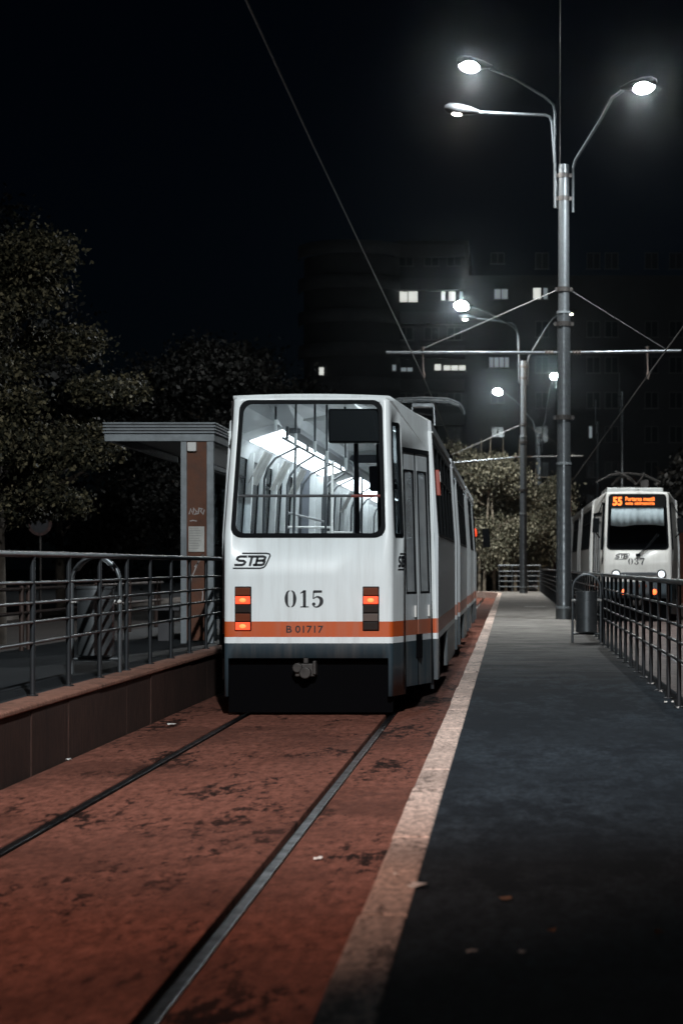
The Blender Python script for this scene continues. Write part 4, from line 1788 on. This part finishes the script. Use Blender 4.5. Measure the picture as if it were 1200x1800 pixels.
# ------------------------------------------------------------------ trees
def leaves(name, parent, m, pts, size, jitter=.4, droop=0.0):
    n = len(pts)
    nrm = rng.normal(size=(n, 3))
    nrm /= np.linalg.norm(nrm, axis=1)[:, None]
    a = rng.normal(size=(n, 3))
    a[:, 2] -= droop
    a -= nrm * (a * nrm).sum(1)[:, None]
    a /= np.linalg.norm(a, axis=1)[:, None]
    c = np.cross(nrm, a)
    s = size * (1 + jitter * (rng.random(n) * 2 - 1))
    ln, wd = (a * s[:, None]), (c * s[:, None] * .36)
    v = np.stack([pts - ln * .6, pts - ln * .05 + wd + nrm * s[:, None] * .1, pts + ln * .6, pts - ln * .05 - wd + nrm * s[:, None] * .1], 1).reshape(-1, 3)
    me = bpy.data.meshes.new(name)
    me.vertices.add(4 * n)
    me.vertices.foreach_set('co', v.astype(np.float32).ravel())
    me.loops.add(4 * n)
    me.loops.foreach_set('vertex_index', np.arange(4 * n, dtype=np.int32))
    me.polygons.add(n)
    me.polygons.foreach_set('loop_start', np.arange(0, 4 * n, 4, dtype=np.int32))
    me.update(calc_edges=True)
    me.materials.append(m)
    o = bpy.data.objects.new(name, me)
    col.objects.link(o)
    o.parent = parent
    return o


def tree(name, label, loc, h, crown_z, rad, n_limbs, clump_r, n_clumps, per, size, leaf, bark='bark', trunk_r=.16, group="trees left of the tram", weep=0.0, seed=1, cat="tree", stems=1):
    rs_ = random.Random(seed)
    root = thing(name, label, cat, loc, group=group)
    b = MB()
    tips = []
    for st in range(stems):
        ox = rs_.uniform(-.5, .5) * (stems > 1) * rad[0]
        oy = rs_.uniform(-.4, .4) * (stems > 1) * rad[0]
        lean = rs_.uniform(-.35, .35)
        tr = [(ox, oy, -.1), (ox + lean * .15, oy + .05, h * .2), (ox + lean * .5, oy + .1, h * .45), (ox + lean * .9, oy, h * .7), (ox + lean, oy, h * .92)]
        b.tube(tr, [trunk_r, trunk_r * .85, trunk_r * .62, trunk_r * .4, .02], 9)
        for i in range(n_limbs):
            k = rs_.uniform(.25, .85)
            idx = min(3, int(k * 4))
            f_ = k * 4 - idx
            s0 = Vector(tr[idx]).lerp(Vector(tr[idx + 1]), f_)
            a = rs_.uniform(0, 2 * math.pi)
            ln = rad[0] * rs_.uniform(.6, 1.05) * (1.1 - abs(k - .5))
            e = s0 + Vector((math.cos(a) * ln, math.sin(a) * ln, rs_.uniform(.1, .55) * ln))
            mid = s0.lerp(e, .5) + Vector((rs_.uniform(-.2, .2), rs_.uniform(-.2, .2), .15 * ln))
            b.tube([s0, mid, e], [trunk_r * .38, trunk_r * .22, .012], 6)
            tips += [e, mid.lerp(e, .5), mid]
    b.build("trunk", M[bark], root, smooth=True)
    P = []
    cz = crown_z
    for i in range(n_clumps):
        if i < len(tips):
            c = tips[i]
        else:
            th = rs_.uniform(0, 2 * math.pi)
            cp_ = rs_.uniform(-1, 1)
            rr = rs_.uniform(.55, 1.0) ** .6
            sp = math.sqrt(1 - cp_ * cp_)
            c = Vector((rad[0] * rr * sp * math.cos(th), rad[0] * rr * sp * math.sin(th), cz + rad[1] * rr * cp_))
        cr = clump_r * rs_.uniform(.55, 1.3)
        m_ = int(per * rs_.uniform(.5, 1.4))
        q = rng.normal(size=(m_, 3)) * np.array([cr, cr, cr * .62]) * .55
        if weep:
            d = rng.random(m_)
            q[:, 2] -= d * weep * cr
        P.append(q + np.array(c))
    P = np.concatenate(P)
    P = P[P[:, 2] > .5]
    leaves("crown", root, M[leaf], P, size, droop=weep)
    return root


tree("leafy_tree", "big leafy tree at the far left, its lower leaves catching lamp light", (-8.9, 34.5, .25), 7.6, 4.4, (2.35, 2.6), 26, .40, 110, 1700, .072, 'leaf', trunk_r=.2, seed=3)
tree("leafy_tree", "dark tree rising behind the tram stop shelter", (-8.2, 52, .25), 7.6, 4.6, (2.2, 2.7), 14, .7, 80, 420, .12, 'leaf2', seed=5)
tree("leafy_tree", "tall dim tree behind the big leafy tree at the far left edge", (-13.2, 46, .25), 10.5, 6.6, (2.8, 3.4), 16, .8, 90, 400, .13, 'leaf2', seed=8)
tree("leafy_tree", "dark low tree in the gloom between shelter and railing", (-13.5, 60, .25), 7, 3.8, (4.0, 2.8), 14, .9, 90, 360, .15, 'leaf2', seed=9)
tree("leafy_tree", "black tree silhouette directly left of tram 015's roof", (-10.0, 72, .25), 9.5, 5.6, (3.2, 3.6), 14, .9, 80, 360, .15, 'leaf2', seed=12)

G2 = "birches beyond the platform"
tree("birch_tree", "pale leafed birch bush directly behind the second pole", (-.75, 101, .1), 8.6, 6.1, (2.35, 2.35), 15, .5, 125, 560, .13, 'leaf3', 'palebark', .09, G2, 2.0, 21, stems=5)
tree("birch_tree", "pale leafed birch crown right above tram 015's far roof", (-3.2, 105, .1), 8.8, 6.2, (1.9, 2.3), 13, .5, 85, 520, .13, 'leaf3', 'palebark', .08, G2, 2.0, 22, stems=4)
tree("birch_tree", "smaller birch bush right of the second pole", (1.55, 103, .1), 7.0, 5.0, (1.5, 2.0), 13, .48, 75, 500, .13, 'leaf3', 'palebark', .08, G2, 2.0, 23, stems=3)
tree("dark_tree", "dark tree at the right edge behind tram 037", (9.8, 92, .1), 7.5, 4.2, (3.0, 2.6), 12, .9, 70, 260, .22, 'leaf2', 'bark', .14, "dark trees on the right", 0, 31)
tree("dark_tree", "dark bush in the gap between tall pole and tram 037", (4.4, 118, .1), 4.6, 3.0, (2.2, 1.8), 10, .8, 50, 260, .2, 'leaf2', 'bark', .1, "dark trees on the right", 0, 32)
hd = MB()
hp = []
for i in range(90):
    c = np.array([random.uniform(-5.0, .3), 104 + random.uniform(-.8, .8), random.uniform(.1, 1.1)])
    hp.append(rng.normal(size=(150, 3)) * .2 + c)
hroot = thing("hedge", "low dark hedge under the birches behind the end railing", "hedge", (0, 0, 0))
leaves("foliage", hroot, M['leaf2'], np.concatenate(hp), .15)

# brown post beside the far bushes
pst = thing("rusty_post", "thin rust brown post with a small white plate beyond the end railing", "post", (2.45, 108, .1))
b = MB()
b.tube([(0, 0, 0), (0, 0, 4.0)], .07, 8)
b.build("shaft", mat("rust_brown", (0.2, 0.08, 0.05), .8), pst, smooth=True)
b = MB()
b.box((-.3, -.1, 2.1), (.45, -.07, 2.32))
b.build("plate", M['whitebox'], pst)

# small brick kiosk at the right edge behind tram 037
kz = thing("brick_kiosk", "small reddish brick building at the right edge behind tram 037", "building", (7.35, 75, .1))
b = MB()
b.box((-1.4, 0, 0), (2.8, 4, 2.9))
b.build("wall", mat("red_brick", (0.30, 0.11, 0.07), .85, var=.5, vscale=9, bump=.4, bscale=18), kz)
b = MB()
b.box((-1.6, -.25, 2.9), (3, 4.2, 3.1))
b.build("roof", M['shelterdark'], kz)
b = MB()
b.box((.4, -.02, .0), (1.3, .03, 2.1))
b.build("door", M['shelterdark'], kz)

# ------------------------------------------------------------------ apartment block in the dark
M['facade'] = mat("facade_render", (0.038, 0.038, 0.042), .85, var=.3, vscale=.35)
M['bandw'] = mat("balcony_parapet", (0.065, 0.065, 0.07), .85, var=.3, vscale=.5)
M['darkpane'] = mat("dark_pane", (0.02, 0.023, 0.028), .15)
M['frame'] = mat("window_frame", (0.07, 0.07, 0.07), .6)
M['litpane'] = emis("lit_window", (0.9, 0.92, 0.85), .75)
M['dimpane'] = emis("dim_lit_window", (0.75, 0.85, 0.9), .18)
BD = 165.0
S = 3500 / BD


def bx(px, D=BD):
    return (px - 895) / (3500 / D)


def bz(py, D=BD):
    return 1.51 + (995 - py) / (3500 / D)


bld = thing("apartment_block", "dark ten storey apartment block with a few lit windows", "building", (0, 0, 0))
b = MB()
b.box((bx(822), BD, 0), (24, BD + 14, 25.6))
b.box((bx(690), BD + 3.2, 0), (bx(822) - .003, BD + 14, 29.0))
b.build("wall", M['facade'], bld)
# rounded stair and balcony bay on the left
b = MB()
cx, cy, rx, ry = bx(615), BD + 5, 4.3, 4.6
n = 26
base = [(cx + rx * math.cos(R(180 + 180 * i / n)), cy + ry * math.sin(R(180 + 180 * i / n))) for i in range(n + 1)]
for z0, z1 in [(0, 27.5)]:
    vs = [(x, y, z0) for x, y in base] + [(x, y, z1) for x, y in base]
    b.add(vs, [(i, i + 1, n + 2 + i, n + 1 + i) for i in range(n)])
    b.add([(x, y, z1) for x, y in base], [tuple(range(n + 1))])
b.build("rounded_bay", M['facade'], bld, smooth=True)
for k in range(9):
    z = bz(560) + (k - 6) * 2.83
    b = MB()
    o = [(cx + (rx + .5) * math.cos(R(180 + 180 * i / n)), cy + (ry + .5) * math.sin(R(180 + 180 * i / n))) for i in range(n + 1)]
    vs = [(x, y, z - .2) for x, y in o] + [(x, y, z + .9) for x, y in o]
    b.add(vs, [(i, i + 1, n + 2 + i, n + 1 + i) for i in range(n)])
    b.build("balcony_parapet", M['bandw'], bld, smooth=True, solid=.12)
    b = MB()
    b.box((bx(690), BD + 2.2, z - .15), (bx(815), BD + 3.19, z + .0))
    b.box((bx(690), BD + 2.2, z + .0), (bx(815), BD + 2.3, z + .85))
    b.build("balcony", M['bandw'], bld)


def window(x0, x1, y0, y1, lit=None, D=BD, panes=2):
    X0, X1, Z0, Z1 = bx(x0, D), bx(x1, D), bz(y1, D), bz(y0, D)
    f = MB()
    t = .07
    f.box((X0, D - .06, Z0), (X0 + t, D - .01, Z1))
    f.box((X1 - t, D - .06, Z0), (X1, D - .01, Z1))
    f.box((X0 + t, D - .06, Z1 - t), (X1 - t, D - .01, Z1))
    f.box((X0 - .06, D - .14, Z0 - .08), (X1 + .06, D - .01, Z0))
    for i in range(1, panes):
        xm = X0 + (X1 - X0) * i / panes
        f.box((xm - t * .6, D - .058, Z0), (xm + t * .6, D - .012, Z1 - t))
    o = f.build("window", M['frame'], bld)
    f = MB()
    f.box((X0 + .02, D - .03, Z0), (X1 - .02, D - .008, Z1 - .02))
    f.build("pane", M[lit] if lit else M['darkpane'], o)
    if lit:
        o['label'] = "lit window"
    return o


D2 = BD + 3.2
window(698, 735, 510, 531, 'litpane', D2)
window(774, 783, 511, 528, 'litpane', D2, 1)
window(787, 801, 511, 529, 'litpane', D2, 1)
window(806, 814, 511, 528, 'dimpane', D2, 1)
window(867, 893, 507, 526, 'dimpane', BD, 2)
window(935, 951, 505, 526, 'litpane', BD, 1)
window(953, 963, 505, 526, 'dimpane', BD, 1)
window(762, 776, 639, 651, 'litpane', D2 - 1.0, 1)
window(778, 819, 641, 651, 'litpane', D2 - 1.0, 3)
window(684, 697, 640, 652, 'dimpane', D2 - 1.0, 1)
window(703, 726, 645, 653, 'dimpane', D2 - 1.0, 2)
window(858, 895, 627, 646, 'dimpane', BD, 4)
window(1033, 1041, 748, 770, 'dimpane', BD, 1)
f = MB()
f.box((bx(559), BD + .9, bz(657)), (bx(567), BD + .95, bz(644)))
o = f.build("window", M['litpane'], bld)
o['label'] = "small lit window in the rounded bay"
for ry_ in (445, 565, 628, 690, 750, 812, 870):
    for rx_ in (862, 940, 1030, 1062, 1132, 1175):
        if (ry_ == 628 and rx_ == 862) or (ry_ == 750 and rx_ == 1030) or (ry_ == 565 and rx_ == 862):
            continue
        window(rx_, rx_ + 24, ry_ - 1, ry_ + 27 if rx_ not in (862,) else ry_ + 18)
for ry_ in (445, 575, 690, 752):
    for rx_ in (700, 745, 785):
        window(rx_, rx_ + 26, ry_, ry_ + 22, None, D2)
f = MB()
for px, py, r_ in ((963, 804, .11), (958, 815, .06), (969, 815, .09), (959, 819, .07)):
    pass

# faint round satellite dishes on the facade
for k, (px, py) in enumerate(((795, 540), (875, 540))):
    f = MB()
    D_ = (D2 if px < 822 else BD) - .5
    f.tube([(bx(px, D_), D_, bz(py, D_)), (bx(px, D_), D_ + .12, bz(py, D_))], [.42, .25], 20)
    f.tube([(bx(px, D_), D_ + .1, bz(py, D_)), (bx(px, D_), D_ + .5, bz(py, D_) - .3)], .03, 6)
    f.build("satellite_dish", M['bandw'], bld)

b = MB()
b.box((-60, -8, -1.2), (60, 158, 34))
hm = bpy.data.materials.new("lamp_halo_air")  # thin scattering air added only to give the lamps halos
hm.use_nodes = True
hn = hm.node_tree
hn.nodes.remove(hn.nodes['Principled BSDF'])
pv = hn.nodes.new('ShaderNodeVolumePrincipled')
pv.inputs['Color'].default_value = (0.9, 0.95, 1.0, 1)
pv.inputs['Density'].default_value = 0.0003
pv.inputs['Anisotropy'].default_value = 0.985
hn.links.new(pv.outputs[0], hn.nodes['Material Output'].inputs['Volume'])
hz = b.build("halo_volume", hm)
hz['kind'] = 'stuff'

# ------------------------------------------------------------------ litter and dead leaves
def px2ground(px, py, z):
    h = 1.51 - z
    s = (py - 995) / h
    return ((px - 895) / s, 3500 / s, z)


def scrap(name, label, px, py, z, wpx, mname, group, flat=.25, seed=0):
    x, y, z = px2ground(px, py, z)
    wd = wpx * y / 3500
    rs_ = random.Random(seed)
    b = MB()
    n = 9
    top = []
    for i in range(n):
        a = 2 * math.pi * i / n
        rr = wd / 2 * rs_.uniform(.75, 1.1)
        top.append((rr * math.cos(a), rr * math.sin(a) * 1.1, .004 + wd * flat * rs_.random()))
    c = (0, 0, wd * flat * .9)
    vs = top + [c]
    b.add(vs, [(i, (i + 1) % n, n) for i in range(n)])
    o = b.build(name, M[mname], None, solid=.002)
    o.location = (x, y, z + .004)
    o['label'] = label
    o['category'] = "litter" if mname == 'scrap' else "leaf"
    o['group'] = group
    return o


GZ = "paper scraps on the ground"
scrap("paper_scrap", "largest white paper scrap lying on the tarmac beside the kerb", 735, 1561, .28, 42, 'scrap', GZ, .16, 1)
scrap("paper_scrap", "small white scrap in the dark foreground of the platform, nearer the kerb", 828, 1678, .28, 19, 'scrap', GZ, .3, 2)
scrap("paper_scrap", "small white scrap in the dark foreground, farther from the kerb", 917, 1678, .28, 15, 'scrap', GZ, .3, 3)
scrap("paper_scrap", "tiny white scrap resting on top of the kerb stone", 696, 1540, .292, 12, 'scrap', GZ, .3, 4)
scrap("paper_scrap", "tiny white scrap on the rusty concrete right of the near rail", 559, 1513, .0, 16, 'scrap', GZ, .3, 5)
scrap("paper_scrap", "white scrap on the track bed near the left wall", 301, 1277, .0, 17, 'scrap', GZ, .3, 6)
scrap("paper_scrap", "tiny scrap at the foot of the left platform wall", 121, 1338, .0, 14, 'scrap', GZ, .3, 7)
GL2 = "dead leaves on the platform"
scrap("dead_leaf", "curled brown leaf on the platform between the two white scraps and railing", 969, 1643, .28, 18, 'dryleaf', GL2, .5, 8)
scrap("dead_leaf", "pale brown leaf lying flat in the middle of the platform", 888, 1583, .28, 26, 'dryleaf', GL2, .15, 9)
scrap("dead_leaf", "curled brown leaf near the lower right corner of the platform", 1157, 1645, .28, 18, 'dryleaf', GL2, .5, 10)
for k, (px, py) in enumerate(((1169, 1237), (1181, 1236), (1160, 1218), (1146, 1204), (1190, 1247), (1047, 1117))):
    o = scrap("paper_scrap", "pale crumb of litter caught at the foot of the right railing", px, py, .28, 6, 'scrap', "crumbs at the railing foot", .6, 20 + k)

print("objects", len(bpy.data.objects))
